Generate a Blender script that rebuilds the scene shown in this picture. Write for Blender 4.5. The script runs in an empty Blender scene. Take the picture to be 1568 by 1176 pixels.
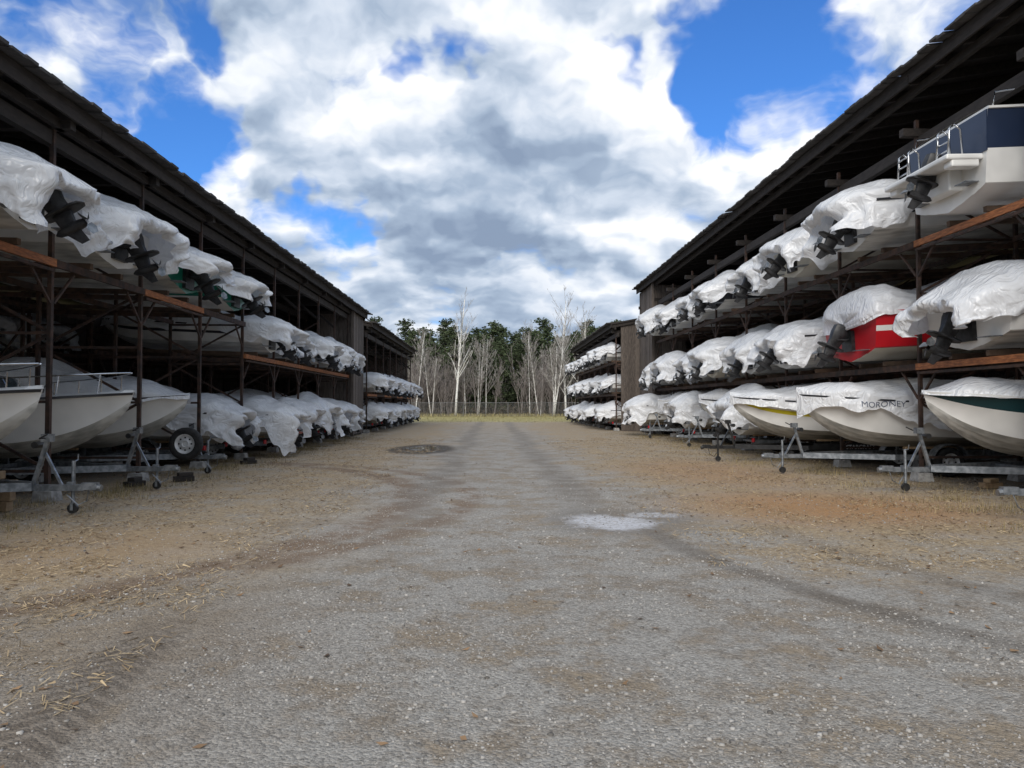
import bpy, math, random
import numpy as np
from mathutils import Vector, Matrix, noise
from mathutils.bvhtree import BVHTree
R = math.radians
scene = bpy.context.scene
COL = scene.collection

# ------------------------------------------------------------------ node helpers
class NT:
    def __init__(s, nt):
        s.nt = nt; s.n = nt.nodes; s.l = nt.links
    def set(s, sock, v):
        if isinstance(v, bpy.types.NodeSocket): s.l.new(v, sock)
        elif v is not None: sock.default_value = v
    def new(s, typ, props=None, **inp):
        nd = s.n.new(typ)
        for k, v in (props or {}).items(): setattr(nd, k, v)
        for k, v in inp.items():
            s.set(nd.inputs[k.replace('_', ' ')], v)
        return nd
    def m(s, op, a, b=None, c=None, clamp=False):
        nd = s.n.new('ShaderNodeMath'); nd.operation = op; nd.use_clamp = clamp
        for i, v in enumerate((a, b, c)):
            if v is not None: s.set(nd.inputs[i], v)
        return nd.outputs[0]
    def ss(s, x, lo, hi, a=0.0, b=1.0, it='SMOOTHSTEP'):
        nd = s.n.new('ShaderNodeMapRange'); nd.interpolation_type = it
        s.set(nd.inputs[0], x); nd.inputs[1].default_value = lo; nd.inputs[2].default_value = hi
        nd.inputs[3].default_value = a; nd.inputs[4].default_value = b
        return nd.outputs[0]
    def mix(s, f, a, b, blend='MIX'):
        nd = s.n.new('ShaderNodeMix'); nd.data_type = 'RGBA'; nd.blend_type = blend
        s.set(nd.inputs[0], f)
        for i, v in ((6, a), (7, b)):
            if isinstance(v, tuple) and len(v) == 3: v = v + (1,)
            s.set(nd.inputs[i], v)
        return nd.outputs[2]
    def vm(s, op, a, b=None):
        nd = s.n.new('ShaderNodeVectorMath'); nd.operation = op
        s.set(nd.inputs[0], a)
        if b is not None: s.set(nd.inputs[1], b)
        return nd
    def noise(s, vec, scale, detail=4, rough=0.5, dist=0.0):
        nd = s.n.new('ShaderNodeTexNoise')
        if vec is not None: s.l.new(vec, nd.inputs['Vector'])
        nd.inputs['Scale'].default_value = scale; nd.inputs['Detail'].default_value = detail
        nd.inputs['Roughness'].default_value = rough; nd.inputs['Distortion'].default_value = dist
        return nd

def mat_new(name):
    m = bpy.data.materials.new(name); m.use_nodes = True
    t = NT(m.node_tree)
    bsdf = m.node_tree.nodes['Principled BSDF']
    return m, t, bsdf

def simple_mat(name, c1, c2, scale=4, rough=0.6, metal=0.0, bump=0.0, bscale=None, stretch=(1, 1, 1), island=0.0, spec=0.5, detail=2):
    m, t, b = mat_new(name)
    tc = t.new('ShaderNodeTexCoord').outputs['Object']
    mp = t.new('ShaderNodeMapping', Vector=tc); mp.inputs['Scale'].default_value = stretch
    n = t.noise(mp.outputs[0], scale, detail, 0.6)
    f = t.ss(n.outputs[0], 0.3, 0.7)
    if island > 0:
        g = t.new('ShaderNodeNewGeometry')
        f = t.m('ADD', t.m('MULTIPLY', f, 1 - island), t.m('MULTIPLY', g.outputs['Random Per Island'], island))
    t.set(b.inputs['Base Color'], t.mix(f, c1, c2))
    b.inputs['Roughness'].default_value = rough
    b.inputs['Metallic'].default_value = metal
    b.inputs['Specular IOR Level'].default_value = spec
    if bump > 0:
        nb = t.noise(mp.outputs[0], bscale or scale * 4, 3, 0.6)
        bp = t.new('ShaderNodeBump', Height=nb.outputs[0]); bp.inputs['Strength'].default_value = bump
        bp.inputs['Distance'].default_value = 0.05
        t.set(b.inputs['Normal'], bp.outputs[0])
    return m

# ------------------------------------------------------------------ materials
M = {}
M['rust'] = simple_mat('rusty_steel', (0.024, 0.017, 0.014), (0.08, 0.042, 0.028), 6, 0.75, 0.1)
M['orange'] = simple_mat('rusty_orange_beam', (0.20, 0.07, 0.024), (0.46, 0.17, 0.06), 5, 0.65, 0, 0, stretch=(6, 1, 6))
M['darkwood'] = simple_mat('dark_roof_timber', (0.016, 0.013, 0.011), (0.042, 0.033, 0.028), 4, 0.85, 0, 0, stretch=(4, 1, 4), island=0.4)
M['shingle'] = simple_mat('roof_shingle', (0.035, 0.033, 0.033), (0.10, 0.093, 0.088), 9, 0.9, 0, 0.3, island=0.6)
M['plank'] = simple_mat('weathered_plank', (0.045, 0.036, 0.03), (0.19, 0.155, 0.13), 5, 0.85, 0, 0.3, stretch=(5, 5, 0.6), island=0.5)
M['timber'] = simple_mat('rough_timber', (0.20, 0.13, 0.07), (0.38, 0.27, 0.16), 5, 0.8, 0, 0, stretch=(2, 2, 2), island=0.4)
M['bunk'] = simple_mat('dark_bunk_timber', (0.05, 0.035, 0.025), (0.16, 0.10, 0.065), 5, 0.85, 0, 0, island=0.5)
M['concrete'] = simple_mat('concrete', (0.22, 0.21, 0.2), (0.4, 0.39, 0.37), 8, 0.9, 0, 0.3)
M['galv'] = simple_mat('galvanised_steel', (0.15, 0.165, 0.18), (0.32, 0.34, 0.36), 10, 0.45, 0.7, 0)
M['blackpaint'] = simple_mat('black_painted_steel', (0.012, 0.012, 0.013), (0.03, 0.03, 0.03), 10, 0.4, 0.2)
M['drive'] = simple_mat('black_outdrive', (0.008, 0.008, 0.009), (0.035, 0.035, 0.037), 8, 0.45, 0.1, 0)
M['rubber'] = simple_mat('tyre_rubber', (0.012, 0.012, 0.012), (0.03, 0.029, 0.028), 12, 0.85, 0, 0)
M['rim'] = simple_mat('white_wheel_rim', (0.5, 0.5, 0.49), (0.72, 0.72, 0.72), 6, 0.4, 0.1)
M['chrome'] = simple_mat('stainless_steel', (0.55, 0.56, 0.58), (0.7, 0.71, 0.73), 3, 0.18, 1.0)
M['glass'] = simple_mat('tinted_windshield', (0.03, 0.04, 0.045), (0.06, 0.07, 0.08), 3, 0.08, 0)
M['seat'] = simple_mat('seat_vinyl', (0.5, 0.48, 0.44), (0.62, 0.6, 0.56), 5, 0.5)
def gel(name, c, d=0.86):
    return simple_mat(name, tuple(x * d for x in c), c, 1.6, 0.28, 0, 0, spec=0.5)
M['gelwhite'] = gel('white_gelcoat', (0.80, 0.79, 0.76))
M['gelcream'] = gel('cream_gelcoat', (0.68, 0.64, 0.54))
M['bottom'] = simple_mat('weathered_hull_bottom', (0.34, 0.34, 0.32), (0.64, 0.63, 0.59), 2.5, 0.5, 0, 0, stretch=(.6, 2, 2))
M['gelnavy'] = gel('navy_gelcoat', (0.018, 0.03, 0.065))
M['gelred'] = gel('red_gelcoat', (0.50, 0.012, 0.02))
M['gelteal'] = gel('teal_gelcoat', (0.01, 0.18, 0.12))
M['gelblack'] = gel('black_gelcoat', (0.02, 0.02, 0.025))
M['gelblue'] = gel('blue_gelcoat', (0.03, 0.09, 0.3))
M['gelyellow'] = gel('yellow_stripe', (0.6, 0.5, 0.02))
M['geldkgreen'] = gel('dark_teal_stripe', (0.01, 0.05, 0.06))
M['ink'] = simple_mat('marker_ink', (0.06, 0.08, 0.13), (0.10, 0.12, 0.17), 3, 0.6)
M['letter'] = simple_mat('white_lettering', (0.6, 0.6, 0.6), (0.7, 0.7, 0.7), 3, 0.6)

def wrap_mat(name, base):
    m, t, b = mat_new(name)
    tc = t.new('ShaderNodeTexCoord').outputs['Object']
    n1 = t.noise(tc, 1.3, 2, 0.6)
    dark = tuple(x * 0.90 for x in base)
    t.set(b.inputs['Base Color'], t.mix(t.ss(n1.outputs[0], 0.3, 0.7), dark, base))
    b.inputs['Roughness'].default_value = 0.24
    b.inputs['Specular IOR Level'].default_value = 0.55
    mp = t.new('ShaderNodeMapping', Vector=tc); mp.inputs['Scale'].default_value = (0.7, 2.6, 1.1)
    mp.inputs['Rotation'].default_value = (0, 0, 0.5)
    w1 = t.noise(mp.outputs[0], 2.6, 2, 0.45, 1.2)
    rid = t.m('ABSOLUTE', t.m('SUBTRACT', w1.outputs[0], 0.5))
    bp = t.new('ShaderNodeBump', Height=rid); bp.inputs['Strength'].default_value = 0.6
    bp.inputs['Distance'].default_value = 0.18
    t.set(b.inputs['Normal'], bp.outputs[0])
    tr = t.new('ShaderNodeBsdfTranslucent', Color=(base[0], base[1], base[2], 1))
    t.set(tr.inputs['Normal'], bp.outputs[0])
    mx = t.new('ShaderNodeMixShader'); mx.inputs[0].default_value = 0.2
    t.l.new(b.outputs[0], mx.inputs[1]); t.l.new(tr.outputs[0], mx.inputs[2])
    t.l.new(mx.outputs[0], m.node_tree.nodes['Material Output'].inputs['Surface'])
    return m
M['wrap0'] = wrap_mat('white_shrink_wrap', (0.90, 0.91, 0.93))
M['wrap1'] = wrap_mat('aged_shrink_wrap', (0.85, 0.86, 0.88))
M['wrap2'] = wrap_mat('grey_boat_cover', (0.60, 0.62, 0.65))

# ------------------------------------------------------------------ mesh accumulators
class Acc:
    def __init__(s): s.v = []; s.f = []; s.m = []
    def add(s, vs, fs, mi=0):
        o = len(s.v); s.v.extend([tuple(v) for v in vs])
        for f in fs:
            s.f.append(tuple(i + o for i in f)); s.m.append(mi)
    def box(s, c, size, mi=0, rot=None, taper=1.0):
        hx, hy, hz = size[0] / 2, size[1] / 2, size[2] / 2
        vs = []
        for z in (-1, 1):
            k = taper if z > 0 else 1
            for x, y in ((-1, -1), (1, -1), (1, 1), (-1, 1)):
                v = Vector((x * hx * k, y * hy * k, z * hz))
                if rot is not None: v = rot @ v
                vs.append(v + Vector(c))
        s.add(vs, [(3, 2, 1, 0), (4, 5, 6, 7), (0, 1, 5, 4), (1, 2, 6, 5), (2, 3, 7, 6), (3, 0, 4, 7)], mi)
    def beam(s, p, q, w, h, mi=0):
        p = Vector(p); q = Vector(q); d = q - p
        L = d.length
        if L < 1e-6: return
        d.normalize()
        up = Vector((0, 0, 1)) if abs(d.z) < 0.95 else Vector((0, 1, 0))
        a = d.cross(up).normalized(); b = a.cross(d).normalized()
        vs = []
        for e in (p, q):
            for x, y in ((-1, -1), (1, -1), (1, 1), (-1, 1)):
                vs.append(e + a * (x * w / 2) + b * (y * h / 2))
        s.add(vs, [(0, 1, 2, 3), (7, 6, 5, 4), (4, 5, 1, 0), (5, 6, 2, 1), (6, 7, 3, 2), (7, 4, 0, 3)], mi)
    def tube(s, pts, r, n=6, mi=0, r2=None):
        pts = [Vector(p) for p in pts]; k = len(pts); vs = []
        for i, p in enumerate(pts):
            d = (pts[min(i + 1, k - 1)] - pts[max(i - 1, 0)]).normalized()
            up = Vector((0, 0, 1)) if abs(d.z) < 0.9 else Vector((1, 0, 0))
            a = d.cross(up).normalized(); b = a.cross(d)
            rr = r if r2 is None else r + (r2 - r) * i / (k - 1)
            for j in range(n):
                t = 2 * math.pi * j / n
                vs.append(p + (a * math.cos(t) + b * math.sin(t)) * rr)
        fs = []
        for i in range(k - 1):
            for j in range(n):
                j2 = (j + 1) % n
                fs.append((i * n + j, i * n + j2, (i + 1) * n + j2, (i + 1) * n + j))
        fs.append(tuple(range(n))[::-1]); fs.append(tuple((k - 1) * n + j for j in range(n)))
        s.add(vs, fs, mi)
    def lathe(s, c, prof, n=24, mi=0):
        c = Vector(c); vs = []
        for (y, r) in [(p[0], p[1]) for p in prof]:
            for j in range(n):
                t = 2 * math.pi * j / n
                vs.append(c + Vector((math.cos(t) * r, y, math.sin(t) * r)))
        o = len(s.v); s.v.extend([tuple(v) for v in vs])
        for i in range(len(prof) - 1):
            for j in range(n):
                j2 = (j + 1) % n
                s.f.append((o + i * n + j, o + (i + 1) * n + j, o + (i + 1) * n + j2, o + i * n + j2))
                s.m.append(prof[i][2] if len(prof[i]) > 2 else mi)
    def mesh(s, name, mats, smooth=False, sharp=None):
        me = bpy.data.meshes.new(name)
        me.from_pydata(s.v, [], s.f)
        for m in mats: me.materials.append(m)
        me.polygons.foreach_set('material_index', s.m)
        if smooth:
            me.polygons.foreach_set('use_smooth', [True] * len(s.f))
            if sharp: me.set_sharp_from_angle(angle=R(sharp))
        me.update()
        return me

def obj(name, me, parent=None, loc=(0, 0, 0), rotz=0, bevel=0):
    o = bpy.data.objects.new(name, me); COL.objects.link(o)
    o.location = loc; o.rotation_euler = (0, 0, rotz)
    if parent: o.parent = parent
    if bevel:
        b = o.modifiers.new('bevel', 'BEVEL'); b.width = bevel; b.segments = 2; b.limit_method = 'ANGLE'
    return o
def empty(name, loc=(0, 0, 0), rotz=0):
    o = bpy.data.objects.new(name, None); COL.objects.link(o); o.location = loc; o.rotation_euler = (0, 0, rotz)
    o.empty_display_size = 0.3
    return o
def lerp(a, b, t): return a + (b - a) * t
def sst(x, a, b):
    t = max(0, min(1, (x - a) / (b - a))); return t * t * (3 - 2 * t)

# ------------------------------------------------------------------ boat shape
def hb_fn(t, B):
    if t < 0.45: return B / 2 * (0.90 + 0.10 * math.sin(t / 0.45 * math.pi / 2))
    u = min(1, (t - 0.45) / 0.55)
    return B / 2 * max(0.0, 1 - u ** 2.3) ** 0.75
def zg_fn(t, H): return H * (1.0 + 0.26 * t ** 2.2)
def zk_fn(t, H): return 0 if t < 0.58 else H * 0.95 * ((t - 0.58) / 0.42) ** 2.6
def hull_mesh(name, L, B, H, mats):
    A = Acc(); N = 34; rows = []
    for i in range(N + 1):
        t = 1 - (1 - i / N) ** 1.25
        if i == N: t = 1.0
        hb = hb_fn(t, B); zg = zg_fn(t, H); zk = zk_fn(t, H)
        u = max(0, (t - 0.4) / 0.6)
        cb = hb * (0.86 - 0.45 * u ** 1.6)
        zc = 0.24 * (1 - u) + (zk + (zg - zk) * 0.30) * u + 0.05 * u
        zc = max(zc, zk + 0.02)
        pts = [(0, zk), (cb * 0.33, lerp(zk, zc, 0.28)), (cb * 0.36, lerp(zk, zc, 0.27)), (cb * 0.68, lerp(zk, zc, 0.62)), (cb * 0.71, lerp(zk, zc, 0.60)), (cb, zc), (cb + 0.03 * (1 - t), zc + 0.02)]
        for k in (0.22, 0.45, 0.6, 0.78, 0.93):
            pts.append((lerp(cb + 0.03 * (1 - t), hb, k ** (0.8 + 0.9 * u)), lerp(zc + 0.02, zg, k)))
        pts += [(hb, zg - 0.05), (hb + 0.03, zg - 0.045), (hb + 0.03, zg - 0.005), (hb - 0.01, zg)]
        x0 = L * t
        full = []
        for (y, z) in pts:
            rake = (1 - (z - zk) / max(zg - zk, .01)) * 0.10 * t ** 8
            full.append((x0 - rake, y, z))
        ring = [(x, -y, z) for (x, y, z) in reversed(full)] + full[1:]
        rows.append(ring)
    K = len(rows[0]); half = K // 2
    A.v = [p for r in rows for p in r]
    def mi(j):
        d = j - half if j >= half else half - 1 - j
        if d < 5: return 0
        if d < 8: return 1
        if d < 9: return 2
        if d < 12: return 3
        return 4
    for i in range(len(rows) - 1):
        for j in range(K - 1):
            A.f.append((i * K + j, (i + 1) * K + j, (i + 1) * K + j + 1, i * K + j + 1)); A.m.append(mi(j))
    A.f.append(tuple(range(K))[::-1]); A.m.append(5)
    return A.mesh(name, mats, True, 28)

def deck_mesh(name, L, B, H, mats):
    A = Acc(); N = 40; vs = []; vv = [-1, -0.84, -0.80, -0.4, 0, 0.4, 0.80, 0.84, 1]
    for i in range(N + 1):
        t = i / N; hb = hb_fn(t, B) - 0.012; zg = zg_fn(t, H)
        for v in vv:
            z = zg + 0.06 * (1 - v * v)
            if 0.1 < t < 0.56 and abs(v) <= 0.8: z = zg - 0.5
            vs.append((L * t, hb * v, z))
    K = len(vv); A.v = vs
    for i in range(N):
        for j in range(K - 1):
            A.f.append((i * K + j, (i + 1) * K + j, (i + 1) * K + j + 1, i * K + j + 1)); A.m.append(0)
    for sx in (0.2, 0.40):
        for sy in (-0.45, 0.45):
            z = zg_fn(sx, H)
            A.box((L * sx, sy, z - 0.32), (0.5, 0.5, 0.3), 1)
            A.box((L * sx - 0.25, sy, z - 0.02), (0.12, 0.5, 0.5), 1)
    return A.mesh(name, mats, True, 25)

def windshield(name, L, B, H):
    A = Acc(); t0 = 0.57; pts = []
    n = 12
    for i in range(n + 1):
        a = -1 + 2 * i / n
        y = a * B * 0.40; x = L * (t0 + 0.05 * (1 - abs(a) ** 2.5) - (0.10 if abs(a) > 0.99 else 0))
        z = zg_fn(t0, H) + 0.05
        pts.append(((x, y, z), (x - 0.22, y * 0.92, z + 0.42 - 0.12 * abs(a) ** 3)))
    for i in range(n):
        A.add([pts[i][0], pts[i + 1][0], pts[i + 1][1], pts[i][1]], [(0, 1, 2, 3)], 0)
    A.tube([p[1] for p in pts], 0.014, 5, 1); A.tube([p[0] for p in pts], 0.014, 5, 1)
    for i in (0, 3, 6, 9, 12): A.tube([pts[i][0], pts[i][1]], 0.012, 5, 1)
    return A.mesh(name, [M['glass'], M['chrome']], True, 30)

def rail(name, L, B, H):
    A = Acc()
    for s in (-1, 1):
        pts = []
        for i in range(15):
            t = 0.55 + 0.44 * i / 14
            hb = max(0.0, hb_fn(t, B) - 0.09)
            h = 0.34 * sst(t, 0.55, 0.63)
            p = (L * t, s * hb, zg_fn(t, H) + 0.03 + h)
            pts.append(p)
            if i in (3, 6, 9, 12): A.tube([(p[0] - 0.03, s * (hb + 0.03), zg_fn(t, H)), p], 0.012, 5)
        A.tube(pts, 0.014, 6)
    return A.mesh(name, [M['chrome']], True, 40)

def wrap_mesh(name, seed, L, B, H, peak=0.75, ptop=0.42, skirt=0.1, drape=0.5, mat='wrap0', hood=0.66, low=0.2, reach=0.8):
    rnd = random.Random(seed); A = Acc()
    NX, M_ = 80, 65
    off = Vector((seed * 7.3, seed * 3.1, 0))
    vs = []
    k1 = rnd.uniform(0.5, 1.3); ph = [rnd.uniform(0, 6) for _ in range(6)]
    asym = rnd.uniform(-0.25, 0.25)
    hood *= rnd.uniform(.85, 1.15)
    if drape < 0.2: hood = 0.16
    xs = [lerp(-hood, L + 0.015, (i / NX) ** 1.25) for i in range(NX + 1)]
    def ringat(x):
        t = max(0, min(1, x / L)); out = []
        hb = hb_fn(t, B); zg = zg_fn(t, H)
        aft = max(0, -x) / max(hood, 1e-3)
        hbx = hb * (1 - 0.22 * aft ** 1.3); zgx = zg - 0.12 * aft ** 1.3
        r = low + (peak - low) * (math.exp(-((t - ptop) / 0.2) ** 2)) + 0.18 * math.exp(-((t - 0.07) / 0.06) ** 2) * k1
        r *= (1 - sst(t, 0.82, 1.0) * 0.75)
        r *= (1 - 0.55 * aft ** 1.4)
        r += 0.06 * math.sin(t * 14 + ph[0])
        for j in range(M_):
            u = -1 + 2 * j / (M_ - 1); s = abs(u); sg = 1 if u >= 0 else -1
            sk = skirt * (1 + .3 * math.sin(x * 2.1 + ph[3] + sg)) + drape * (1 + sg * asym) * math.exp(-(max(0, x + 0.1) / reach) ** 2)
            if s <= 0.58:
                v = s / 0.58
                # steep sides that roll over near the top (superellipse tent)
                th_ = v * math.pi / 2
                y = hbx * 1.03 * math.sin(th_) ** 0.62 if v > 0 else 0.0
                z = zgx + r * math.cos(th_) ** 0.78 * (1 - 0.10 * math.sin(th_)) + 0.015 if v < 1 else zgx + 0.015
                z += -0.06 * math.sin(v * math.pi) * (0.5 + 0.5 * math.sin(x * 5.2 + ph[1] + sg * .6))
            else:
                w = (s - 0.58) / 0.42
                jag = 1 + 0.8 * noise.noise(Vector((x * 1.5, sg * 5, 1.7)) + off) * w + 0.3 * noise.noise(Vector((x * 5, sg * 5, 1.7)) + off) * w
                y = hbx * 1.03 + 0.035 * w + 0.10 * w * w * noise.noise(Vector((x * 3.2 + w, sg * 3, w * 1.5)) + off) * (drape > .2)
                z = zgx - w * sk * jag
                if aft > 0: y += 0.22 * w * aft * noise.noise(Vector((x * 6, w * 3, sg * 7)) + off)
            # tight film: gentle swell, a few long tension folds running aft-up, small puckers near the hem
            nz = noise.noise(Vector((x * 1.1, y * 1.4 * sg, z)) + off) * 0.06
            nz += (abs(noise.noise(Vector((x * 1.5 + z * 2.2, y * 1.6 * sg - x * .6, z * 3.0)) + off * 1.3)) - 0.2) * -0.095
            pk = sst(s, .45, .9) * .7 + .3
            nz += (abs(noise.noise(Vector((x * 4.5 - y * 2, y * 4 * sg + x, z * 4)) + off * 1.7)) - 0.2) * -0.045 * pk
            fade = 1 - 0.6 * sst(t, 0.8, 1.0)
            up = max(0.0, 1 - s / .5) if s < .5 else 0
            y = sg * max(0.0, y + nz * fade * min(1, s * 2)) if s > 0 else 0
            z += nz * fade * (0.35 + .65 * up)
            xx = x
            if aft > 0.3: xx += (0.28 * noise.noise(Vector((y * 1.6, z * 2.0, 3)) + off) + 0.1 * noise.noise(Vector((y * 5, z * 5, 3)) + off)) * (aft - .3) / .7 * (1 if drape > .2 else .3)
            out.append([xx, y, z])
        return out
    for x in xs: vs.extend(ringat(x))
    A.v = [tuple(v) for v in vs]
    for i in range(NX):
        for j in range(M_ - 1):
            A.f.append((i * M_ + j, i * M_ + j + 1, (i + 1) * M_ + j + 1, (i + 1) * M_ + j)); A.m.append(0)
    ring = vs[0:M_]; prev = list(range(M_))
    if drape > 0.2:
        cz = H * 0.22; steps = ((0.95, -0.06), (0.88, -0.08), (0.80, -0.05), (0.73, 0.02), (0.68, 0.10))
    else:
        cz = H * 0.85; steps = ((0.9, -0.02), (0.6, 0.0), (0.3, 0.02), (0.05, 0.05))
    for k, (sc, dx) in enumerate(steps):
        ids = []
        for j, p in enumerate(ring):
            nn = noise.noise(Vector((p[1] * 3, p[2] * 3, k * .4)) + off) * 0.16 * min(1, (k + 1) / 3) * (1 if drape > .2 else .2)
            if p[2] < cz:
                q = (p[0] + dx + nn, p[1] * (sc + 0.02), p[2] - 0.02 * k)
            else:
                q = (p[0] + dx + nn, p[1] * (sc + nn * .5), cz + (p[2] - cz) * (sc + nn))
            ids.append(len(A.v)); A.v.append(q)
        for j in range(M_ - 1):
            A.f.append((ids[j], ids[j + 1], prev[j + 1], prev[j])); A.m.append(0)
        prev = ids
    return A.mesh(name, [M[mat]], True)

def outdrive_mesh(name, tilt=30, H=0.8):
    A = Acc(); sc = 1.04
    def P(x, y, z):
        v = Matrix.Rotation(R(tilt), 4, 'Y') @ Vector((x * sc, y * sc, z * sc)); return (v.x, v.y, v.z + H * 0.48)
    def loft(secs, mi=0, n=10):
        o = len(A.v)
        for (cx, cz, rx, ry) in secs:
            for j in range(n):
                a = 2 * math.pi * j / n
                ca, sa = math.cos(a), math.sin(a)
                e = 0.7
                A.v.append(P(cx + rx * math.copysign(abs(ca) ** e, ca), ry * math.copysign(abs(sa) ** e, sa), cz))
        for i in range(len(secs) - 1):
            for j in range(n):
                A.f.append((o + i * n + j, o + i * n + (j + 1) % n, o + (i + 1) * n + (j + 1) % n, o + (i + 1) * n + j)); A.m.append(mi)
        A.f.append(tuple(o + j for j in range(n))); A.m.append(mi)
        A.f.append(tuple(o + (len(secs) - 1) * n + j for j in range(n))[::-1]); A.m.append(mi)
    A.box((-0.04, 0, H * 0.46), (0.08, 0.5, 0.48), 0)
    A.tube([P(-0.02, 0.1, 0.05), P(-0.12, 0.13, -0.05), P(-0.3, 0.1, -0.12)], 0.028, 6)
    A.tube([P(-0.02, -0.1, 0.05), P(-0.12, -0.13, -0.05), P(-0.3, -0.1, -0.12)], 0.028, 6)
    loft([(-0.30, 0.26, 0.08, 0.08), (-0.28, 0.22, 0.18, 0.13), (-0.27, 0.05, 0.21, 0.14), (-0.3, -0.12, 0.16, 0.10), (-0.33, -0.28, 0.15, 0.06)])
    loft([(-0.36, -0.28, 0.30, 0.15), (-0.36, -0.31, 0.32, 0.16), (-0.36, -0.325, 0.28, 0.13)])
    loft([(-0.33, -0.3, 0.15, 0.055), (-0.34, -0.5, 0.12, 0.045), (-0.36, -0.56, 0.13, 0.05)])
    pts = [(-0.12, 0.012), (-0.17, 0.05), (-0.3, 0.075), (-0.45, 0.075), (-0.56, 0.06)]
    o = len(A.v); n = 10
    for (x, r) in pts:
        for j in range(n):
            a = 2 * math.pi * j / n; A.v.append(P(x, r * math.cos(a), -0.56 + r * math.sin(a)))
    for i in range(len(pts) - 1):
        for j in range(n):
            A.f.append((o + i * n + j, o + i * n + (j + 1) % n, o + (i + 1) * n + (j + 1) % n, o + (i + 1) * n + j)); A.m.append(0)
    A.add([P(-0.24, 0, -0.6), P(-0.46, 0, -0.6), P(-0.50, 0, -0.82), P(-0.38, 0, -0.82), P(-0.24, 0.012, -0.6), P(-0.46, 0.012, -0.6), P(-0.50, 0.008, -0.82), P(-0.38, 0.008, -0.82)],
          [(0, 1, 2, 3), (7, 6, 5, 4), (0, 3, 7, 4), (1, 5, 6, 2), (2, 6, 7, 3)])
    for k in range(3):
        a0 = 2 * math.pi * k / 3 + 0.3; q = []
        for (rr, da, dx) in ((0.04, -0.3, -0.03), (0.12, -0.5, -0.05), (0.19, -0.25, -0.03), (0.2, 0.25, 0.02), (0.13, 0.5, 0.05), (0.04, 0.3, 0.03)):
            q.append(P(-0.6 + dx, rr * math.cos(a0 + da), -0.56 + rr * math.sin(a0 + da)))
        A.add(q, [(0, 1, 2, 3, 4, 5)], 1)
    A.box((-0.12, 0.75, H * 0.22), (0.25, 0.32, 0.015), 1)
    A.box((-0.12, -0.75, H * 0.22), (0.25, 0.32, 0.015), 1)
    return A.mesh(name, [M['drive'], M['galv']], True, 35)

def wheel(A, c, r=0.33, w=0.2):
    y = w / 2
    A.lathe(c, [(-y * .55, 0.0, 1), (-y * .55, r * .16, 1), (-y * .75, r * .2, 1), (-y * .6, r * .28, 1), (-y * .5, r * .45, 1), (-y * .9, r * .56, 1), (-y * .95, r * .6, 0), (-y * 1.08, r * .7, 0), (-y * 1.05, r * .88, 0), (-y * .8, r * .97, 0), (-y * .5, r, 0),
                    (y * .5, r, 0), (y * .8, r * .97, 0), (y * 1.05, r * .88, 0), (y * 1.08, r * .7, 0), (y * .95, r * .6, 1), (y * .9, r * .56, 1), (y * .5, r * .45, 1), (y * .6, r * .28, 1), (y * .75, r * .2, 1), (y * .55, 0, 1)], 28)
    for s in (-1, 1):
        for k in range(8):
            a = k * math.pi / 4
            A.box((c[0] + math.cos(a) * r * .38, c[1] + s * y * .56, c[2] + math.sin(a) * r * .38), (0.035, 0.012, 0.035), 0)

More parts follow.
